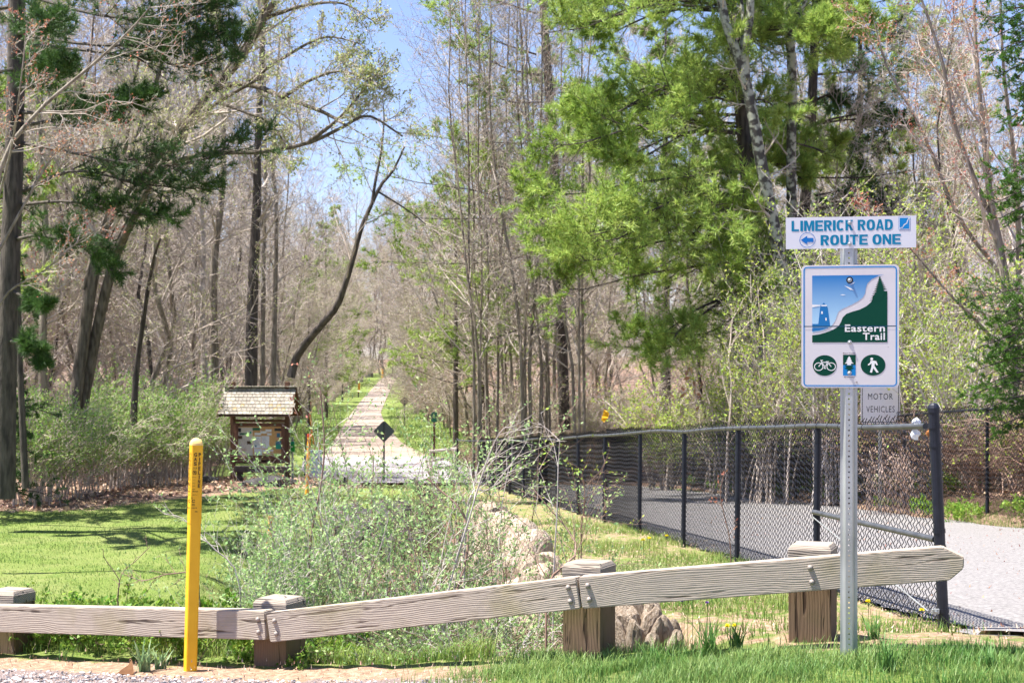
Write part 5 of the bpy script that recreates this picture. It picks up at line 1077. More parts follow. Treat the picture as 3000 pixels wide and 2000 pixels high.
for i, (x, y, s, k) in enumerate(((-13.5, 32.5, 1.0, 0), (-11.0, 16.0, .8, 1))): place(PP[k], 'pine_tree', x, y, s, i * 2.1, ['pine standing left of the lawn', 'pine left of the lawn before the dark hemlock', 'pine left of the lawn close to the guardrail'][i] + ', added out of view to shade the lawn', None)  # unseen pines added to cast shadow bands across the lawn
# ---- big bright white pine: trunk and long drooping-then-rising limbs
def pine_limbs(rng, lines, r0=.05, n=9, sub=13, sub2=5, dens=3, m=9, ln=.13, wd=.011, t0=.3, ratio=.33, wig=.08, flat=.12, ang=(30, 62)):
    P, R = stems_arr(lines, [r0 * .75] * len(lines), [.006] * len(lines), n)
    l2 = grow(rng, P, R, sub, t0=t0, ang=ang, ratio=ratio, npts=4, up=.10, wig=wig, rr=.5, flat=flat, rmin=.006, tipless=.6)
    l3 = grow(rng, *l2, sub2, t0=.15, ang=(25, 55), ratio=.5, npts=2, up=.10, wig=.1, rr=.6, flat=.1, rmin=.004)
    gb = Geo(); tubes(gb, P, R, 6); tubes(gb, *l2, 4); tubes(gb, *l3, 3)
    gn = Geo(); needles(gn, rng, l3[0], dens, m, ln, wd, t0=.2); needles(gn, rng, l2[0], dens + 1, m, ln, wd, t0=.35); needles(gn, rng, P, 5, m, ln, wd, t0=.7)
    return gb, gn
rng = np.random.default_rng(101)
DP = 37.0
tr0 = np.array(at(2235, 1270, DP)); tr0[2] = float(terr(tr0[0], tr0[1])); trunk = [tr0, np.array(at(2215, 900, DP)), np.array(at(2180, 400, DP)), np.array(at(2120, -100, DP)), np.array(at(2080, -600, DP))]
lines = []
for i in range(58):
    py = -470 + 118 * (i % 12) + rng.uniform(-40, 40); t = np.interp(py, [-600, -100, 400, 900], [2080, 2120, 2180, 2215])
    a = np.array(at(t, py, DP))
    left = i % 3 != 2
    if left:
        bx_ = np.interp(py, [-500, -200, 0, 200, 350, 500, 640, 760, 860, 960], [1800, 1680, 1620, 1650, 1680, 1690, 1670, 1700, 1760, 1880]) + rng.uniform(-10, 150); dd = DP + rng.uniform(-5.5, 2.5); pe = py + rng.uniform(20, 120)
    else: bx_ = rng.uniform(2300, 2600) if py < 500 else rng.uniform(2250, 2400); dd = DP + rng.uniform(-4, 5); pe = py + rng.uniform(-30, 80)
    e = np.array(at(bx_, pe, dd)); mid = a * .5 + e * .5 + np.array([0, 0, .35]); lines.append([a, mid, e * .85 + mid * .15 + np.array([0, 0, -.02]), e + np.array([0, 0, .25])])
for i in range(26):
    py = -470 + 118 * (i % 11) + rng.uniform(-50, 50); t = np.interp(py, [-600, -100, 400, 900], [2080, 2120, 2180, 2215]); a = np.array(at(t, py, DP)); e = np.array(at(rng.uniform(1930, 2330), py + rng.uniform(0, 90), DP + rng.choice((-1, 1)) * rng.uniform(2.5, 5.5))); lines.append([a, a * .5 + e * .5 + np.array([0, 0, .3]), e])
for a_, b_, c_, d_ in (((2200, 760, DP), (1900, 800, 35), (1690, 850, 34), (1645, 815, 33.5)), ((2215, 850, DP), (2050, 900, 35), (1900, 1010, 34), (1830, 1015, 33)), ((2210, 820, DP), (2000, 960, 34), (1960, 1020, 33.5), (1900, 1040, 33)), ((2190, 500, DP), (1900, 530, 34), (1680, 570, 33), (1600, 545, 33)), ((2190, 600, DP), (1850, 660, 34), (1640, 690, 33), (1570, 670, 33)), ((2180, 300, DP), (1900, 360, 34), (1700, 420, 33), (1600, 420, 33)), ((2215, 880, DP), (2120, 950, 36), (2050, 980, 35), (1980, 960, 34))): lines.append([np.array(at(*q)) for q in (a_, b_, c_, d_)])
O = tuple(tr0); wp = empty('white_pine', O, 0, 'huge bright green pine with layered feathery limbs behind the black fence', 'pine tree')
P, R = stems_arr([np.array(trunk) - tr0], [.24], [.1], 14); g = Geo(); tubes(g, P, R, 10); g.obj('trunk', barkd, wp, smooth=True)
gb, gn = pine_limbs(rng, [np.array(l) - tr0 for l in lines], sub=17, sub2=6, dens=4, m=9, ln=.19, wd=.019, t0=.05, flat=.5, ratio=.29); gb.obj('branches', barkd, wp); gn.obj('needles', needle, wp)
# second dark pine just behind, with dead lower limbs
rng = np.random.default_rng(102); D2 = 41; t2 = np.array(at(2300, 1250, D2)); t2[2] = float(terr(t2[0], t2[1])); lines = []
for i in range(36):
    py = rng.uniform(-300, 820); a = np.array(at(2390, py, D2)); e = np.array(at(2390 + rng.choice([-1, 1]) * rng.uniform(60, 280), py + rng.uniform(-20, 60), D2 + rng.uniform(-3, 3))); lines.append([a, a * .5 + e * .5 + np.array([0, 0, .2]), e])
p2 = empty('white_pine', tuple(t2), 0, 'dark trunked pine partly hidden behind the big bright pine and the lichened tree', 'pine tree')
P, R = stems_arr([np.array([at(2300, 1250, D2), at(2340, 800, D2), at(2380, 300, D2), at(2400, -400, D2)]) - t2], [.2], [.09], 12); g = Geo(); tubes(g, P, R, 9)
dd_ = [[np.array(at(2360, py, D2)), np.array(at(2360 + s * 160, py + 50 * ((k % 3) - 1), D2 - 1)), np.array(at(2360 + s * rng.uniform(200, 380), py + rng.uniform(-40, 90), D2 - 2))] for k, (py, s) in enumerate([(u, v) for u in range(520, 1150, 110) for v in (-1, 1)])]
Pd, Rd = stems_arr([np.array(l) - t2 for l in dd_], [.03] * len(dd_), [.008] * len(dd_), 7); tubes(g, Pd, Rd, 4); tubes(g, *grow(rng, Pd, Rd, 7, ratio=.35, rmin=.006, up=-.02), 3); g.obj('trunk', barkd, p2)
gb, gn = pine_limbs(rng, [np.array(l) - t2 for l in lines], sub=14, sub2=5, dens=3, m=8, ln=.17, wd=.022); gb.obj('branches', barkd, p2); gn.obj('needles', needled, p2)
# limbs of the pine right of the trail that cross in front of the thin stems
rng = np.random.default_rng(103); D3 = 52; t3 = np.array(at(1655, 1260, D3)); t3[2] = float(terr(t3[0], t3[1])); p3 = empty('white_pine', tuple(t3), 0, 'pine with long pale green limbs reaching left over the trail behind the thin stems', 'pine tree')
P, R = stems_arr([np.array([at(1655, 1260, D3), at(1630, 600, D3), at(1590, 0, D3), at(1570, -300, D3)]) - t3], [.2], [.1], 12); g = Geo(); tubes(g, P, R, 9); g.obj('trunk', barkd, p3, smooth=True)
lines = [[at(*q) for q in l] for l in (((1610, 620, D3), (1400, 560, 50), (1200, 530, 49), (1020, 478, 48)), ((1600, 640, D3), (1400, 640, 50), (1240, 640, 49), (1130, 625, 48)), ((1620, 740, D3), (1400, 770, 50), (1250, 770, 49), (1090, 765, 48)), ((1570, 160, D3), (1450, 120, 50), (1350, 70, 49), (1265, 20, 48)), ((1580, 220, D3), (1480, 200, 50), (1400, 150, 49), (1340, 110, 48)), ((1590, 300, D3), (1500, 300, 50), (1420, 270, 49), (1370, 250, 48)), ((1600, 420, D3), (1500, 420, 50), (1350, 410, 49), (1260, 400, 48)), ((1610, 520, D3), (1500, 500, 50), (1400, 460, 49), (1330, 430, 48)), ((1570, 40, D3), (1480, 10, 50), (1400, -20, 49), (1330, -40, 48)), ((1640, 800, D3), (1520, 830, 50), (1440, 850, 49), (1350, 830, 48)), ((1640, 950, D3), (1540, 960, 50), (1440, 990, 49), (1330, 1000, 48)), ((1570, 100, D3), (1640, 90, 50), (1720, 60, 49)), ((1590, 350, D3), (1680, 330, 50), (1740, 300, 49)))]
gb, gn = pine_limbs(rng, [np.array(l) - t3 for l in lines], r0=.045, sub=16, sub2=5, dens=3, m=8, ln=.17, wd=.024, t0=.2, ratio=.26); gb.obj('branches', barkd, p3); gn.obj('needles', needle, p3)
# left edge dark pine with long limbs crossing the top left
rng = np.random.default_rng(104); D4 = 27.5; t4 = np.array(at(22, 1460, D4)); t4[2] = float(terr(t4[0], t4[1])); p4 = empty('white_pine', tuple(t4), 0, 'dark pine at the left edge whose long limbs cross the upper left', 'pine tree')
P, R = stems_arr([np.array([at(12, 1460, D4), at(20, 1000, D4), at(40, 500, D4), at(50, 0, D4), at(55, -600, D4)]) - t4, np.array([at(75, 1430, D4 + 1), at(60, 1100, D4 + 1), at(50, 700, D4 + 1)]) - t4], [.2, .07], [.13, .04], 14); g = Geo(); tubes(g, P, R, 10); g.obj('trunk', barkd, p4, smooth=True)
L4 = [((60, -20, D4), (255, 38, 26), (433, 61, 25.5), (510, 64, 25), (640, 20, 25)), ((66, 102, D4), (255, 130, 26), (433, 133, 25.5), (560, 118, 25), (650, 95, 25)), ((92, 133, D4), (255, 148, 26), (460, 178, 25.5), (560, 196, 25), (740, 125, 24.5)), ((60, 330, D4), (200, 330, 26.5), (330, 325, 26), (455, 290, 25.5)), ((60, 370, D4), (160, 350, 27), (300, 300, 27), (420, 270, 27)), ((70, 420, D4), (200, 445, 26), (420, 485, 25.5), (560, 475, 25), (760, 425, 25)), ((70, 560, D4), (220, 500, 26.5), (420, 540, 26), (630, 555, 26)), ((60, 600, D4), (200, 590, 26.5), (350, 620, 26), (515, 635, 25.5)), ((50, 200, D4), (-100, 230, 26), (-250, 230, 25)), ((50, 100, D4), (100, 80, 25), (160, 60, 23)), ((50, 260, D4), (120, 250, 25.5), (200, 190, 24)), ((50, 180, D4), (110, 190, 29), (180, 180, 31)), ((50, 700, D4), (120, 690, 26), (230, 720, 25), (330, 790, 25)), ((30, 850, D4), (90, 880, 27), (140, 900, 26)), ((30, 1000, D4), (80, 1010, 26), (120, 1050, 26)), ((50, -300, D4), (220, -250, 26), (450, -200, 25), (620, -230, 24)), ((50, -200, D4), (200, -120, 25), (380, -60, 24), (560, -60, 24)), ((50, -500, D4), (250, -420, 26), (420, -420, 24)), ((50, -400, D4), (-200, -380, 26), (-350, -380, 24)), ((40, 20, D4), (-150, 40, 28), (-300, 40, 28)), ((30, 500, D4), (-120, 520, 27), (-260, 560, 27))]
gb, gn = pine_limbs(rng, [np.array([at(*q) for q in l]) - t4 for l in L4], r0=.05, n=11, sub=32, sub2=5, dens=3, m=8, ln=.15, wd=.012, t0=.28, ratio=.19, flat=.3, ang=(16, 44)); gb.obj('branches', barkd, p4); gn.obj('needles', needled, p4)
# a dense hemlock filling the dark left edge
rng = np.random.default_rng(105); x0, y0, _ = at(-18, 1000, 30); z0 = float(terr(x0, y0)); lines = []
for i in range(80):
    z = rng.uniform(.4, 7.5); a = rng.uniform(0, 6.283); L_ = rng.uniform(.5, 1.0) * np.interp(z, [0, 8], [1.5, .8]); lines.append([(0, 0, z), (np.cos(a) * L_ * .5, np.sin(a) * L_ * .5, z + .05), (np.cos(a) * L_, np.sin(a) * L_, z - .15)])
hm = empty('hemlock', (x0, y0, z0), 0, 'dense dark hemlock in shade at the left edge of the lawn', 'hemlock tree'); P, R = stems_arr([[(0, 0, 0), (0, 0, 4), (0, 0, 8)]], [.1], [.03], 6); g = Geo(); tubes(g, P, R, 8); g.obj('trunk', barkd, hm)
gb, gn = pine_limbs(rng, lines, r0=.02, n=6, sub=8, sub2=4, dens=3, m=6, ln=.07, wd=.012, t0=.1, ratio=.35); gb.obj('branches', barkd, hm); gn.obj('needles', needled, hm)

# ---- fir reaching in from the right edge
rng = np.random.default_rng(106); DF = 22.5; tf_ = np.array(at(3080, 1300, DF)); tf_[2] = float(terr(tf_[0], tf_[1])); fr = empty('fir_tree', tuple(tf_), 0, 'bright green fir with flat sprays reaching in from the right edge', 'fir tree')
P, R = stems_arr([np.array([at(3080, 1400, DF), at(3090, 600, DF), at(3100, -300, DF)]) - tf_], [.13], [.05], 8); g = Geo(); tubes(g, P, R, 9); g.obj('trunk', barkd, fr)
LF = []
for py, reach in ((20, 2890), (70, 2910), (120, 2900), (180, 2930), (240, 2950), (320, 2930), (480, 2890), (520, 2920), (560, 2905), (600, 2930), (850, 2815), (900, 2870), (930, 2900), (980, 2860), (1010, 2890), (1050, 2845), (1090, 2880), (1120, 2830), (1160, 2880), (-60, 2900), (700, 2960), (1220, 2900)):
    for q in range(2): e = at(reach + q * 45, py + 40 + q * 10, DF - .6 + q * .9); a = at(3085, py - 10, DF); LF.append([a, ((a[0] + e[0]) / 2, (a[1] + e[1]) / 2, (a[2] + e[2]) / 2 + .07), e])
gb, gn = pine_limbs(rng, [np.array(l) - tf_ for l in LF], r0=.018, n=8, sub=14, sub2=5, dens=6, m=5, ln=.035, wd=.010, t0=.12, ratio=.34, wig=.03); gb.obj('branches', barkd, fr); gn.obj('needles', firm, fr)

# ---- leaning hardwood clump left, arching limbs with tiny pale leaves
rng = np.random.default_rng(110)
S = [((195, 1345, 35), (240, 1030, 35), (275, 800, 35), (330, 650, 35), (430, 500, 34.5), (560, 335, 34), (700, 180, 33.5), (800, 10, 33)),
     ((215, 1345, 35.3), (275, 1010, 35.2), (335, 760, 35), (390, 640, 35), (480, 480, 35), (560, 350, 35), (615, 270, 35), (720, 245, 34), (830, 285, 33), (950, 330, 32.5), (1010, 365, 32)),
     ((250, 850, 35), (300, 690, 35), (350, 540, 35), (385, 430, 35.5), (430, 310, 36), (470, 200, 36), (500, 60, 36)),
     ((262, 800, 35), (290, 690, 36), (345, 560, 37), (370, 420, 37), (385, 280, 37), (420, 120, 37)),
     ((330, 760, 35), (430, 560, 34), (500, 440, 33.5), (545, 370, 33), (640, 300, 33), (760, 230, 32)),
     ((470, 490, 34), (600, 450, 33), (760, 445, 32), (900, 420, 31.5), (1000, 375, 31), (1080, 340, 31), (1180, 400, 31)),
     ((900, 420, 31.5), (990, 350, 31), (1060, 270, 31), (1130, 180, 31)),
     ((615, 270, 35), (700, 160, 34), (760, 60, 33.5), (800, -60, 33)),
     ((760, 60, 33.5), (880, 20, 33), (1000, 10, 32), (1090, 60, 31.5)), ((720, 245, 34), (830, 170, 33), (950, 110, 32), (1060, 130, 31.5)), ((830, 285, 33), (920, 230, 32), (1010, 210, 31), (1100, 250, 31)), ((640, 300, 33), (720, 330, 32), (800, 370, 32), (860, 470, 31.5)), ((700, 180, 33.5), (640, 90, 33), (620, -20, 33))]
make_tree('leaning_hardwood', None, [[at(*q) for q in s] for s in S], [.155, .14, .10, .085, .085, .06, .045, .08, .05, .05, .045, .04, .05], [.07, .03, .04, .03, .03, .02, .012, .03, .01, .01, .01, .01, .01],
    [dict(n=13, t0=.3, ang=(25, 60), ratio=.26, npts=6, up=.08, wig=.12, rr=.45, rmin=.012), dict(n=8, t0=.15, ang=(25, 60), ratio=.5, npts=4, up=.06, wig=.15, rr=.5, rmin=.006), dict(n=6, t0=.1, ang=(25, 60), ratio=.5, npts=4, up=.0, wig=.18, rr=.6, rmin=.0055), dict(n=1, t0=.1, ang=(25, 60), ratio=.75, npts=2, up=-.05, wig=.2, rr=.8, rmin=.005)],
    rng, barkb, twig, dict(m=leafp, n=1, size=.06, wid=.5, spread=.05, lv=(-1, -2), t0=.1), 'leaning clump of hardwood trunks arching right with tiny pale leaves', 'tree', 10, n=20)
# straight trunks behind the notice board
for i, (pts, r0, bm_, lb) in enumerate(((((628, 1130, 46), (625, 800, 46), (655, 500, 46), (645, 200, 46), (630, -50, 46)), .15, bark, 'straight grey trunk rising left of the notice board roof'),
    (((735, 1130, 44), (740, 850, 44), (752, 600, 44), (755, 430, 44), (770, 100, 44), (780, -50, 44)), .19, barkd, 'dark rough trunk rising straight behind the notice board roof'),
    (((603, 1125, 50), (590, 900, 50), (595, 700, 50), (560, 300, 50), (550, 0, 50)), .13, stemp, 'pale barked trunk left of the grey trunks behind the notice board'),
    (((800, 1130, 48), (805, 900, 48), (810, 600, 48), (800, 480, 48), (820, 100, 48)), .10, bark, 'slender trunk right of the dark trunk behind the notice board'),
    (((768, 1130, 50), (772, 800, 50), (778, 400, 50), (770, 0, 50)), .09, bark, 'thin trunk close behind the dark trunk over the notice board'),
    (((130, 1280, 40), (125, 1000, 40), (135, 700, 40), (110, 300, 40), (100, 0, 40)), .13, bark, 'grey trunk between the left edge pine and the leaning hardwood'),
    (((390, 1250, 37), (400, 1080, 37), (425, 900, 36.8), (450, 760, 36.5), (470, 700, 36)), .09, barkd, 'dark crooked sapling trunk behind the green shrub left of the marker'))):
    make_tree('hardwood_tree', None, [[at(*q) for q in pts]], [r0], [r0 * .25], [dict(n=18, t0=.25, ang=(35, 75), ratio=.17, npts=6, up=.08, wig=.14, rr=.35, rmin=.01), dict(n=7, ratio=.5, npts=5, rr=.55, rmin=.006, up=.03, wig=.15), dict(n=5, ratio=.55, npts=3, rr=.65, rmin=.0045)], np.random.default_rng(200 + i), bm_, twig, dict(m=leafp, n=1, size=.045, wid=.5, spread=.03) if i % 2 == 0 else None, lb, 'tree', 9, n=14)
# curved leaning tree beside the trail
make_tree('curved_tree', None, [[at(*q) for q in s] for s in (((852, 1105, 43), (872, 1040, 43), (930, 965, 42.5), (985, 900, 42.2), (1012, 830, 42), (1035, 755, 42), (1058, 670, 42), (1088, 600, 42), (1118, 540, 42), (1152, 500, 42), (1185, 430, 42)), ((1090, 595, 42), (1100, 530, 42), (1117, 440, 42), (1125, 350, 42), (1120, 280, 42)), ((1105, 560, 42), (1200, 620, 42), (1300, 700, 42)))], [.125, .05, .03], [.025, .012, .008],
    [dict(n=8, t0=.35, ratio=.3, npts=6, rr=.3, rmin=.01, up=.02, wig=.12), dict(n=6, ratio=.5, npts=4, rmin=.006), dict(n=5, ratio=.5, npts=3, rmin=.0045)], np.random.default_rng(300), barkd, twigr, None, 'dark curved trunk bending right over the trail beyond the notice board', 'tree', 10, n=22)
# thin grey multi-stem trees right of the trail
for t in range(7):
    rng = np.random.default_rng(310 + t); bx_ = 1400 + t * 48 + rng.uniform(-10, 10); d = 47 + (t % 3) * 3.5; ss = []; rs = []
    for q in range(3 if t != 3 else 4):
        l = rng.uniform(-190, -10) + q * 30 ; b0 = at(bx_ + q * 14 - 14, 1290, d); gz = float(terr(b0[0], d)); pts = [(b0[0], b0[1], gz)]
        for py, f in ((1050, .12), (800, .32), (550, .6), (300, .8), (50, .95), (-150, 1.05)): pts.append(at(bx_ + q * 14 - 14 + l * f + rng.uniform(-14, 14), py, d + rng.uniform(-.5, .5)))
        ss.append(pts); rs.append(rng.uniform(.03, .07))
    make_tree('thin_stem_tree', None, ss, rs, [.012] * len(ss), [dict(n=26, t0=.14, ang=(30, 68), ratio=.22, npts=5, up=.08, wig=.14, rr=.5, rmin=.010), dict(n=7, ratio=.5, npts=3, rmin=.007, up=.05), dict(n=4, ratio=.5, npts=2, rmin=.006)], rng, bark, twig, dict(m=leafp if t % 2 else budr, n=1, size=.04, wid=.5, spread=.03, lv=(-1,)),
        ['thin grey stems nearest the trail right of the crossing', 'second clump of thin grey stems right of the crossing', 'clump of thin leaning stems behind the far end of the black fence', 'four thin stems in one clump over the far part of the black fence', 'clump of grey stems before the long-limbed pine', 'sparse grey stems below the left tips of the big bright pine', 'thin stems under the lowest limbs of the big bright pine'][t], 'tree', 7, n=14)
# lichened trunk with a fork, in front of the big pine, plus a dark trunk
make_tree('lichened_tree', None, [[at(*q) for q in s] for s in (((2330, 1260, 33.5), (2318, 1050, 33.5), (2290, 800, 33.5), (2262, 640, 33.5), (2225, 450, 33.5), (2200, 310, 33.5), (2172, 190, 33.5), (2130, 80, 33.5), (2100, -60, 33.5)), ((2185, 240, 33.5), (2182, 150, 33.5), (2196, 60, 33.5), (2200, -60, 33.5)), ((2168, 170, 33.5), (2178, 70, 33.7), (2165, -60, 34)))], [.17, .11, .05], [.09, .08, .03], [dict(n=9, t0=.2, ratio=.13, npts=6, rr=.22, rmin=.01, ang=(50, 85)), dict(n=6, ratio=.5, npts=4, rmin=.005), dict(n=4, ratio=.5, npts=3, rmin=.004)], np.random.default_rng(330), barkl, twig, dict(m=leafy, n=1, size=.04, wid=.6, spread=.02), 'lichen-spotted forked trunk in front of the big bright pine', 'tree', 10, n=20)
make_tree('lichened_tree', None, [[at(*q) for q in s] for s in (((2350, 1260, 35.5), (2330, 900, 35.5), (2318, 500, 35.5), (2322, 250, 35.5), (2310, 60, 35.5), (2300, -60, 35.5)), ((2322, 110, 35.5), (2350, 30, 35.5), (2375, -40, 35.5)))], [.14, .05], [.09, .03], [dict(n=8, t0=.2, ratio=.12, npts=6, rr=.22, rmin=.01, ang=(50, 85)), dict(n=6, ratio=.5, npts=4, rmin=.005)], np.random.default_rng(331), barkl, twig, None, 'straight lichened trunk right of the forked one', 'tree', 9, n=14)
# red-budded maple right
make_tree('red_maple', None, [[at(*q) for q in s] for s in (((2975, 1300, 26), (2965, 1000, 26), (2935, 760, 26), (2905, 600, 26), (2880, 380, 26), (2860, 150, 26), (2850, -80, 26)), ((2940, 780, 26), (2900, 640, 26), (2800, 380, 26), (2760, 180, 26), (2700, 0, 26), (2670, -80, 26)), ((2960, 900, 26), (2930, 800, 26.5), (2810, 640, 26.5), (2700, 380, 26.5), (2600, 200, 26.5), (2560, 60, 26.5)), ((2975, 1000, 26), (2985, 750, 26), (2975, 500, 25.5), (2940, 200, 25), (2930, -60, 25)), ((2990, 1100, 26), (2880, 960, 25.5), (2780, 860, 25), (2640, 700, 25), (2540, 640, 25)))], [.10, .06, .05, .06, .035], [.02, .012, .01, .015, .008],
    [dict(n=12, t0=.2, ang=(22, 55), ratio=.28, npts=7, up=.07, wig=.12, rr=.45, rmin=.007), dict(n=7, ratio=.42, npts=5, rmin=.0045, up=.05), dict(n=5, ratio=.5, npts=3, rmin=.0035, up=.05)], np.random.default_rng(340), bark, twigr, dict(m=budr, n=2, size=.035, wid=.7, spread=.012, lv=(-1, -2)), 'multi-stemmed maple with reddish buds at the upper right', 'tree', 8, n=16)
# left: red-budded twigs in front of the dark pine
make_tree('red_maple', None, [[at(*q) for q in s] for s in (((-60, 1500, 22), (-40, 900, 22), (0, 500, 22), (110, 330, 22), (260, 200, 22), (380, 90, 22), (440, 20, 22)), ((-50, 1000, 22), (20, 860, 22), (120, 800, 22), (240, 700, 22), (330, 650, 22)), ((-40, 800, 22), (60, 620, 22), (140, 480, 22), (200, 420, 22), (330, 330, 22)), ((-40, 700, 22), (30, 450, 21.5), (60, 250, 21), (80, 60, 21)))], [.05, .02, .025, .022], [.008, .006, .006, .006], [dict(n=14, t0=.3, ratio=.22, npts=6, up=.02, wig=.2, rr=.4, rmin=.006), dict(n=7, ratio=.5, npts=5, rmin=.004, wig=.25), dict(n=4, ratio=.5, npts=3, rmin=.0032, wig=.25)], np.random.default_rng(341), bark, twig, dict(m=budr, n=1, size=.035, wid=.6, spread=.01, lv=(-1,)), 'pale crooked twigs with red buds reaching in at the upper left', 'tree', 7, n=16)

# ---- shrubs
def shrub(seed, name, loc, H, W, nst, leafset, stem_m, label, group=None, arch=.0, lv3=5, r=.012, k=4, rmin=.0025, base_r=.15, n2=8, cat='shrub', spreadang=.5):
    rng = np.random.default_rng(seed); a = rng.uniform(0, 6.283, nst); le = rng.uniform(.1, 1, nst) * W; hh = H * rng.uniform(.55, 1.05, nst); t = np.linspace(0, 1, 9)
    b = rng.normal(size=(nst, 2)) * base_r
    P = np.zeros((nst, 9, 3)); P[:, :, 0] = b[:, :1] + (np.cos(a) * le)[:, None] * t ** 1.3; P[:, :, 1] = b[:, 1:] + (np.sin(a) * le)[:, None] * t ** 1.3; P[:, :, 2] = hh[:, None] * (t - arch * t ** 2.4)
    P += np.cumsum(rng.normal(size=P.shape) * .02 * H / 2, 1) * t[None, :, None]; R = rng.uniform(.6, 1.2, nst)[:, None] * r * np.linspace(1, .25, 9)[None]
    l1 = grow(rng, P, R, n2, t0=.2, ang=(25, 60), ratio=.38, npts=4, up=.08, wig=.12, rr=.5, rmin=rmin * 1.3)
    l2 = grow(rng, *l1, lv3, t0=.1, ang=(25, 65), ratio=.42, npts=3, up=.05, wig=.15, rr=.6, rmin=rmin)
    g = Geo(); tubes(g, P, R, k); tubes(g, *l1, 3); tubes(g, *l2, 3); st = g.mesh('stems', stem_m); lf = None
    if leafset:
        ls = dict(leafset); m = ls.pop('m'); g = Geo(); leaves(g, rng, l2[0], **ls); ls2 = dict(ls); leaves(g, rng, l1[0], **ls2); lf = g.mesh('leaves', m)
    if loc is None: return st, lf
    o = empty(name, loc, 0, label, cat, group); link('stems', st, o)
    if lf: link('leaves', lf, o)
    return o, st, lf
# foreground budding shrubs in the ditch
FS = [(1070, 11.3, 2.35, .75, 'tallest budding shrub rising in front of the diamond sign back'), (940, 11.6, 2.1, .55, 'budding shrub in front of the blue grey panel'), (1290, 11.2, 2.2, .65, 'budding shrub left of the far end of the black fence'), (800, 11.0, 1.5, .4, 'budding shrub just behind the left timber joint'),
      (1030, 10.2, 1.7, .75, 'budding shrub close behind the middle of the timber rail'), (1230, 10.0, 1.75, .7, 'budding shrub left of the middle guardrail post'), (1430, 10.6, 1.7, .6, 'budding shrub over the ledge stones left of the middle guardrail post'), (880, 9.9, 1.45, .45, 'low budding shrub right behind the left timber joint'), (1560, 10.3, 1.3, .45, 'thin budding shrub behind the middle guardrail post')]
leafF = dict(m=leafg, n=5, size=.026, wid=.5, spread=.004, updir=.25, jit=.7)
for i, (px, d, H, W, lb) in enumerate(FS):
    x, y, _ = at(px, 1500, d); z = float(terr(x, y)); ztop = {0: 1340, 1: 1330, 2: 1310, 3: 1430, 4: 1380, 5: 1370, 6: 1400, 7: 1500, 8: 1450}[i]; top = EYE + (HORY - ztop) / F * d; z = min(z, top - H); z = float(terr(x, y)); H = top - z
    shrub(400 + i, 'budding_shrub', (x, y, z), H, W, 22 if i < 7 else 15, leafF, stemp if i % 2 else stemb, lb, None, lv3=6, r=.0085, n2=12, base_r=.22, rmin=.0016)
# taller bare shoots sticking out of the shrubs
def shoot(pts, r0, r1, label, m=stemb, lf=True, sd=1, d1=10):
    w_ = [at(*p) for p in pts]; w0 = w_[0]; z = float(terr(w0[0], w0[1])); w_ = [(w0[0], w0[1], z)] + w_; rng = np.random.default_rng(sd)
    make_tree('sapling', None, [w_], [r0], [r1], [dict(n=d1, t0=.3, ang=(25, 60), ratio=.2, npts=5, up=.05, wig=.15, rr=.5, rmin=.0022), dict(n=3, ratio=.4, npts=3, rmin=.0018)], rng, m, m, dict(m=leafg if lf == True else lf, n=3, size=.024, wid=.5, spread=.003) if lf else None, label, 'sapling', 6, n=14)
shoot([(905, 1650, 10), (940, 1420, 10), (950, 1300, 10), (938, 1132, 10)], .009, .0045, 'tall thin twig with pink bud tip rising beside the blue grey panel', sd=2, lf=budr, d1=3)
shoot([(1255, 1900, 9.6), (1350, 1700, 9.7), (1365, 1520, 9.8), (1250, 1400, 9.9)], .013, .005, 'thick brown forked stem standing out of the budding shrubs', sd=3)
shoot([(1365, 1520, 9.8), (1440, 1430, 9.8), (1520, 1330, 9.8)], .007, .003, 'slanting pale branch reaching up right before the far fence', stemp, sd=4)
shoot([(1300, 1800, 9.5), (1380, 1500, 9.5), (1430, 1340, 9.5), (1470, 1260, 9.5), (1500, 1250, 9.5)], .008, .003, 'pale slanting shoot crossing the far end of the fence', stemp, sd=5, lf=False)
shoot([(1620, 1800, 9.3), (1632, 1500, 9.3), (1635, 1380, 9.3), (1640, 1290, 9.3)], .006, .0025, 'thin upright twig with yellow buds before the eighth fence panel', stemp, sd=6, lf=leafy, d1=5)
shoot([(1702, 1620, 10.5), (1710, 1500, 10.5), (1712, 1430, 10.5), (1700, 1370, 10.5)], .007, .003, 'small yellow-budded sapling on the verge above the middle guardrail post', stemb, sd=7, lf=leafy, d1=9)
shoot([(2140, 1600, 12.6), (2125, 1520, 12.6), (2110, 1450, 12.6), (2118, 1400, 12.6)], .006, .003, 'reddish twig leaning against the black fence mesh', stemb, sd=8, lf=budr, d1=5)
shoot([(1600, 1850, 9), (1610, 1700, 9.2), (1690, 1600, 9.5), (1560, 1430, 9.6)], .010, .004, 'dark branching stem left of the middle guardrail post', stemb, sd=9)
shoot([(345, 1740, 10), (350, 1700, 10), (310, 1640, 10), (302, 1625, 10)], .004, .002, 'thin dark twig with one fork on the lawn above the left rail', stemb, lf=False, sd=12, d1=2)
shoot([(350, 1700, 10.05), (400, 1640, 10.05), (440, 1600, 10.05)], .004, .002, 'thin red-brown twig slanting right over the lawn', stemb, lf=False, sd=13, d1=2)
shoot([(580, 1700, 9.8), (500, 1680, 9.8), (420, 1700, 9.8), (360, 1680, 9.8)], .006, .002, 'low arching leafy branch reaching left over the lawn', stemb, sd=14, d1=12)
shoot([(700, 1700, 9.9), (620, 1600, 9.9), (540, 1520, 9.9), (480, 1505, 9.9)], .006, .002, 'leafy branch passing behind the yellow marker below its seam', stemp, sd=15, d1=9)
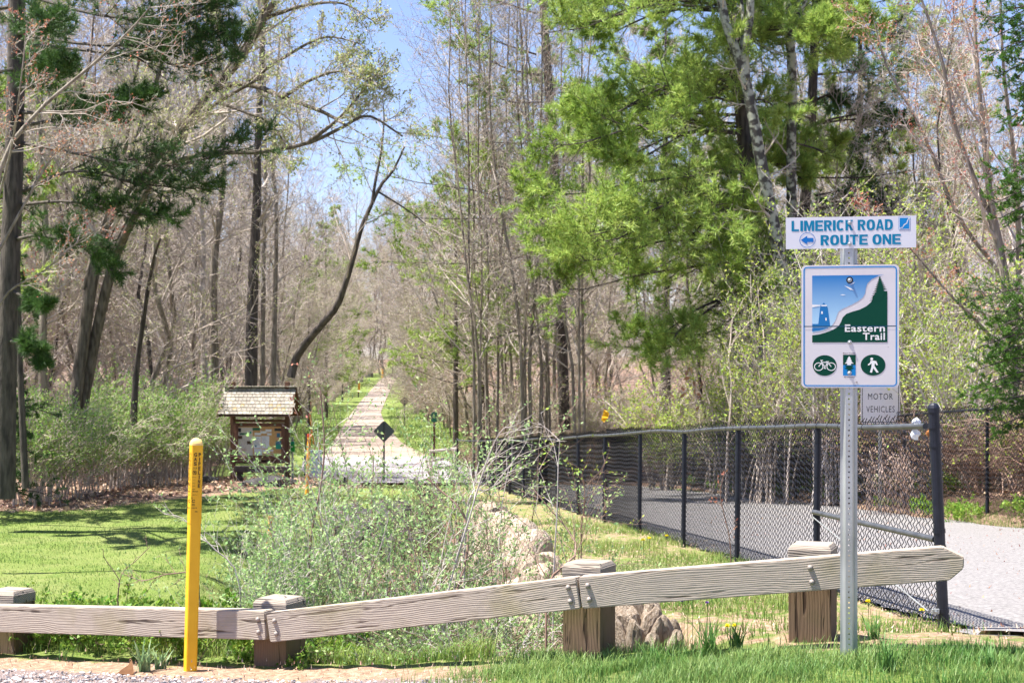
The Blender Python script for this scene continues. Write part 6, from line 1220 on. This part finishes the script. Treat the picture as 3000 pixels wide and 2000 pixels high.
# weeds at the foot of the bank, brambles under the rail
mw = mat('weed_leaf', (.16, .28, .035), .55, (.26, .40, .07), scale=2, transl=.45, island=(.03, 0, .35))
def copies(protos_, name, pts, label, group, cat, smin=.8, smax=1.2, parts=('stems', 'leaves'), seed=1):
    q = random.Random(seed)
    for x, y in pts:
        z = float(terr(x, y)); pr = protos_[q.randrange(len(protos_))]; s = q.uniform(smin, smax); o = empty(name, (x, y, z - .02), q.uniform(0, 6.28), label, cat, group); o.scale = (s, s, s * q.uniform(.85, 1.15))
        for nm, me in zip(parts, pr):
            if me is not None: link(nm, me, o)
pw1 = [shrub(500 + k, '', None, .38, .42, 12, dict(m=mw, n=5, size=.03, wid=.6, spread=.01), stemb, '', lv3=4, r=.003, n2=6, rmin=.0013, arch=.3) for k in range(2)]
q = random.Random(5); pts = []
for _ in range(30): x = q.uniform(-3.9, -1.1); pts.append((x, float(rail_y(x)) + q.uniform(.35, 1.3)))
copies(pw1, 'weed_clump', pts, 'low yellow-green weed clump on the bank behind the timber rail', 'weeds behind the rail', 'weed')
pts = [(float(np.interp(y, [10, 18.5, 23.5, 45.7], [8.9, 8.2, 7.4, 4.6])) + q.uniform(-.35, .5), y) for y in np.arange(19, 42, .8)]
copies(pw1, 'weed_clump', pts, 'green weed clump at the foot of the right-hand chain-link fence', 'weeds along the right fence', 'weed', .7, 1.3)
pbk = [shrub(510 + k, '', None, .9, .9, 16, dict(m=leafg, n=2, size=.026, wid=.55, spread=.01), stemb if k else stemp, '', lv3=4, r=.006, n2=7, rmin=.002, arch=.35) for k in range(2)]
pts = [(q.uniform(-1.15, .3), q.uniform(8.6, 9.9)) for _ in range(24)]; pts = [(x, max(y, float(rail_y(x)) + .85)) for x, y in pts]
copies(pbk, 'bramble_clump', pts, 'tangled thin brambles rooted in the ditch just behind the timber rail', 'brambles in the ditch', 'bramble', .65, .95)
# woods edge green shrubs on the left
pgs = [shrub(520 + k, '', None, 2.6, 1.5, 26, dict(m=leafs, n=4, size=.045, wid=.5, spread=.02), twigr, '', lv3=5, r=.014, n2=10, rmin=.004, arch=.35) for k in range(3)]
pts = [at(px, 1300, d)[:2] for px, d in ((190, 34.5), (260, 36), (330, 37), (400, 38), (460, 38.5), (520, 40), (580, 41), (620, 41.5), (230, 39), (310, 40.5), (380, 42), (450, 43), (520, 44), (130, 33.5), (90, 32.5), (570, 44.5))]
copies(pgs, 'green_shrub', pts, 'fresh green arching shrub along the wood edge left of the notice board', 'green shrubs at the wood edge', 'shrub', .95, 1.4)
# understory of twiggy brush in the woods
pun = [shrub(530 + k, '', None, 3.2, 1.9, 22, dict(m=[leafy, budr, leafp][k], n=1, size=.05, wid=.6, spread=.03), [twig, twigr, twigr][k], '', lv3=6, r=.02, n2=10, rmin=.007, arch=.15) for k in range(3)]
pts = []
while len(pts) < 78:
    y = 44 + q.random() ** 1.2 * 80; x = float(trail_x(y)) - 5.2 - q.random() ** 1.5 * (y * .3)
    px = 1500 + x / y * F
    if px > -100 and not (y < 47 and px > 600): pts.append((x, y))
copies(pun, 'brush', pts, 'twiggy bare brush under the trees left of the far trail', 'brush left of the trail', 'brush', .7, 1.2, seed=3)
pts = []
while len(pts) < 84:
    y = 52 + q.random() ** 1.2 * 75; x = float(trail_x(y)) + 5.0 + q.random() ** 1.4 * (y * .42)
    if x / y * F < 1700: pts.append((x, y))
copies(pun, 'brush', pts, 'twiggy bare brush under the trees right of the far trail', 'brush right of the trail', 'brush', .6, 1.1, seed=4)
pts = [(float(trail_x(y)) + s * q.uniform(3.8, 5.2), y) for s in (-1, 1) for y in np.arange(115, 300, 6)]
copies(pun, 'brush', pts, 'distant brush crowding the narrow end of the trail', 'brush at the distant trail', 'brush', .9, 1.5, seed=6)
# budding tall shrubs behind the right fence
for i, (px, d, H, W, lb) in enumerate(((2260, 31, 6.2, 2.2, 'tall yellow-green budding shrub left of the white signs'), (2450, 29.5, 7.2, 2.4, 'tall budding shrub arching behind the road name plate'), (2700, 29.5, 6.6, 2.0, 'tall budding shrub right of the white signs'), (2350, 35, 7.6, 2.4, 'budding shrub in front of the dark pine trunks'), (2120, 36, 4.2, 1.8, 'budding brush under the big bright pine'), (2780, 27, 5.2, 2.0, 'budding brush before the red maple'), (1950, 40, 3.4, 1.8, 'pale budding brush behind the middle of the black fence'))):
    x, y, _ = at(px, 1200, d); z = float(terr(x, y)); shrub(600 + i, 'tall_shrub', (x, y, z), H, W, 20, dict(m=leafy, n=4, size=.048, wid=.75, spread=.008, updir=.4), stemp if i % 2 else twigr, lb, None, lv3=6, r=.028, n2=13, rmin=.005, arch=.25, base_r=.3)
pbr = [shrub(540 + k, '', None, 2.3, 1.7, 46, dict(m=[leafy, leafs][k % 2], n=1, size=.04, wid=.6, spread=.01, t0=.3) if k else None, [brm, brb, brm][k], '', lv3=3, r=.011, n2=7, rmin=.0045, arch=.5) for k in range(3)]
pts = []
for y in np.arange(18.5, 46, 1.15):
    rf = float(np.interp(y, [10, 18.5, 23.5, 45.7], [8.9, 8.2, 7.4, 4.6])); pts += [(rf + q.uniform(.5, .95), y), (rf + q.uniform(1.6, 2.6), y + .5)]
copies(pbr, 'bramble_thicket', pts, 'tangled brown bramble thicket behind the right-hand chain-link fence', 'brambles behind the right fence', 'bramble', .85, 1.25, seed=7)
pts = [(float(trail_x(y)) + 6.5 + q.uniform(0, 6), y) for y in np.arange(47, 58, .8)] + [(q.uniform(-1.5, 5), q.uniform(49, 60)) for _ in range(22)]
copies(pbr, 'bramble_thicket', pts, 'brown brush beyond the road crossing behind the far end of the fence', 'brush beyond the crossing', 'bramble', .6, 1.0, seed=8)
# dry grass plumes before the regulatory sign, ground cover mound
r_ = np.random.default_rng(9); n = 130; x = r_.uniform(6.1, 7.1, n); y = 26.2 + r_.normal(size=n) * .2; z = terr(x, y); P = np.stack([x, y, z], -1)[:, None] + np.zeros((n, 4, 3)); hh = r_.uniform(.7, 1.35, n)
le = r_.normal(size=(n, 2)) * .28
for j in range(4): t = j / 3; P[:, j, 0] += le[:, 0] * t ** 2; P[:, j, 1] += le[:, 1] * t ** 2; P[:, j, 2] += hh * (t - .12 * t ** 3)
g = Geo(); tubes(g, P, np.full((n, 4), .0035), 3); leaves(g, r_, P, 4, .09, .14, t0=.6, spread=.01); o = tag(g.obj('dry_grass', mat('dry_plume', (.50, .36, .30), .9, (.66, .54, .46), scale=3, transl=.3)), kind='stuff')
n = 5200; cx_, cy_, _ = at(1880, 1600, 13.4); x = cx_ + r_.normal(size=n) * .55; y = cy_ + r_.normal(size=n) * .75; k_ = (x < fence_x(y) - .1) & (x > ditch_edge(y) + .3); x, y = x[k_], y[k_]; n = len(x); P = np.stack([x, y, terr(x, y)], -1)[:, None] + np.zeros((n, 2, 3)); P[:, 1, 2] += r_.uniform(.03, .11, n)
g = Geo(); leaves(g, r_, P, 5, .016, .7, spread=.012); tag(g.obj('ground_cover', mat('pale_cover', (.32, .36, .14), .7, (.46, .46, .24), scale=3, transl=.4, island=(.02, 0, .25))), kind='stuff')
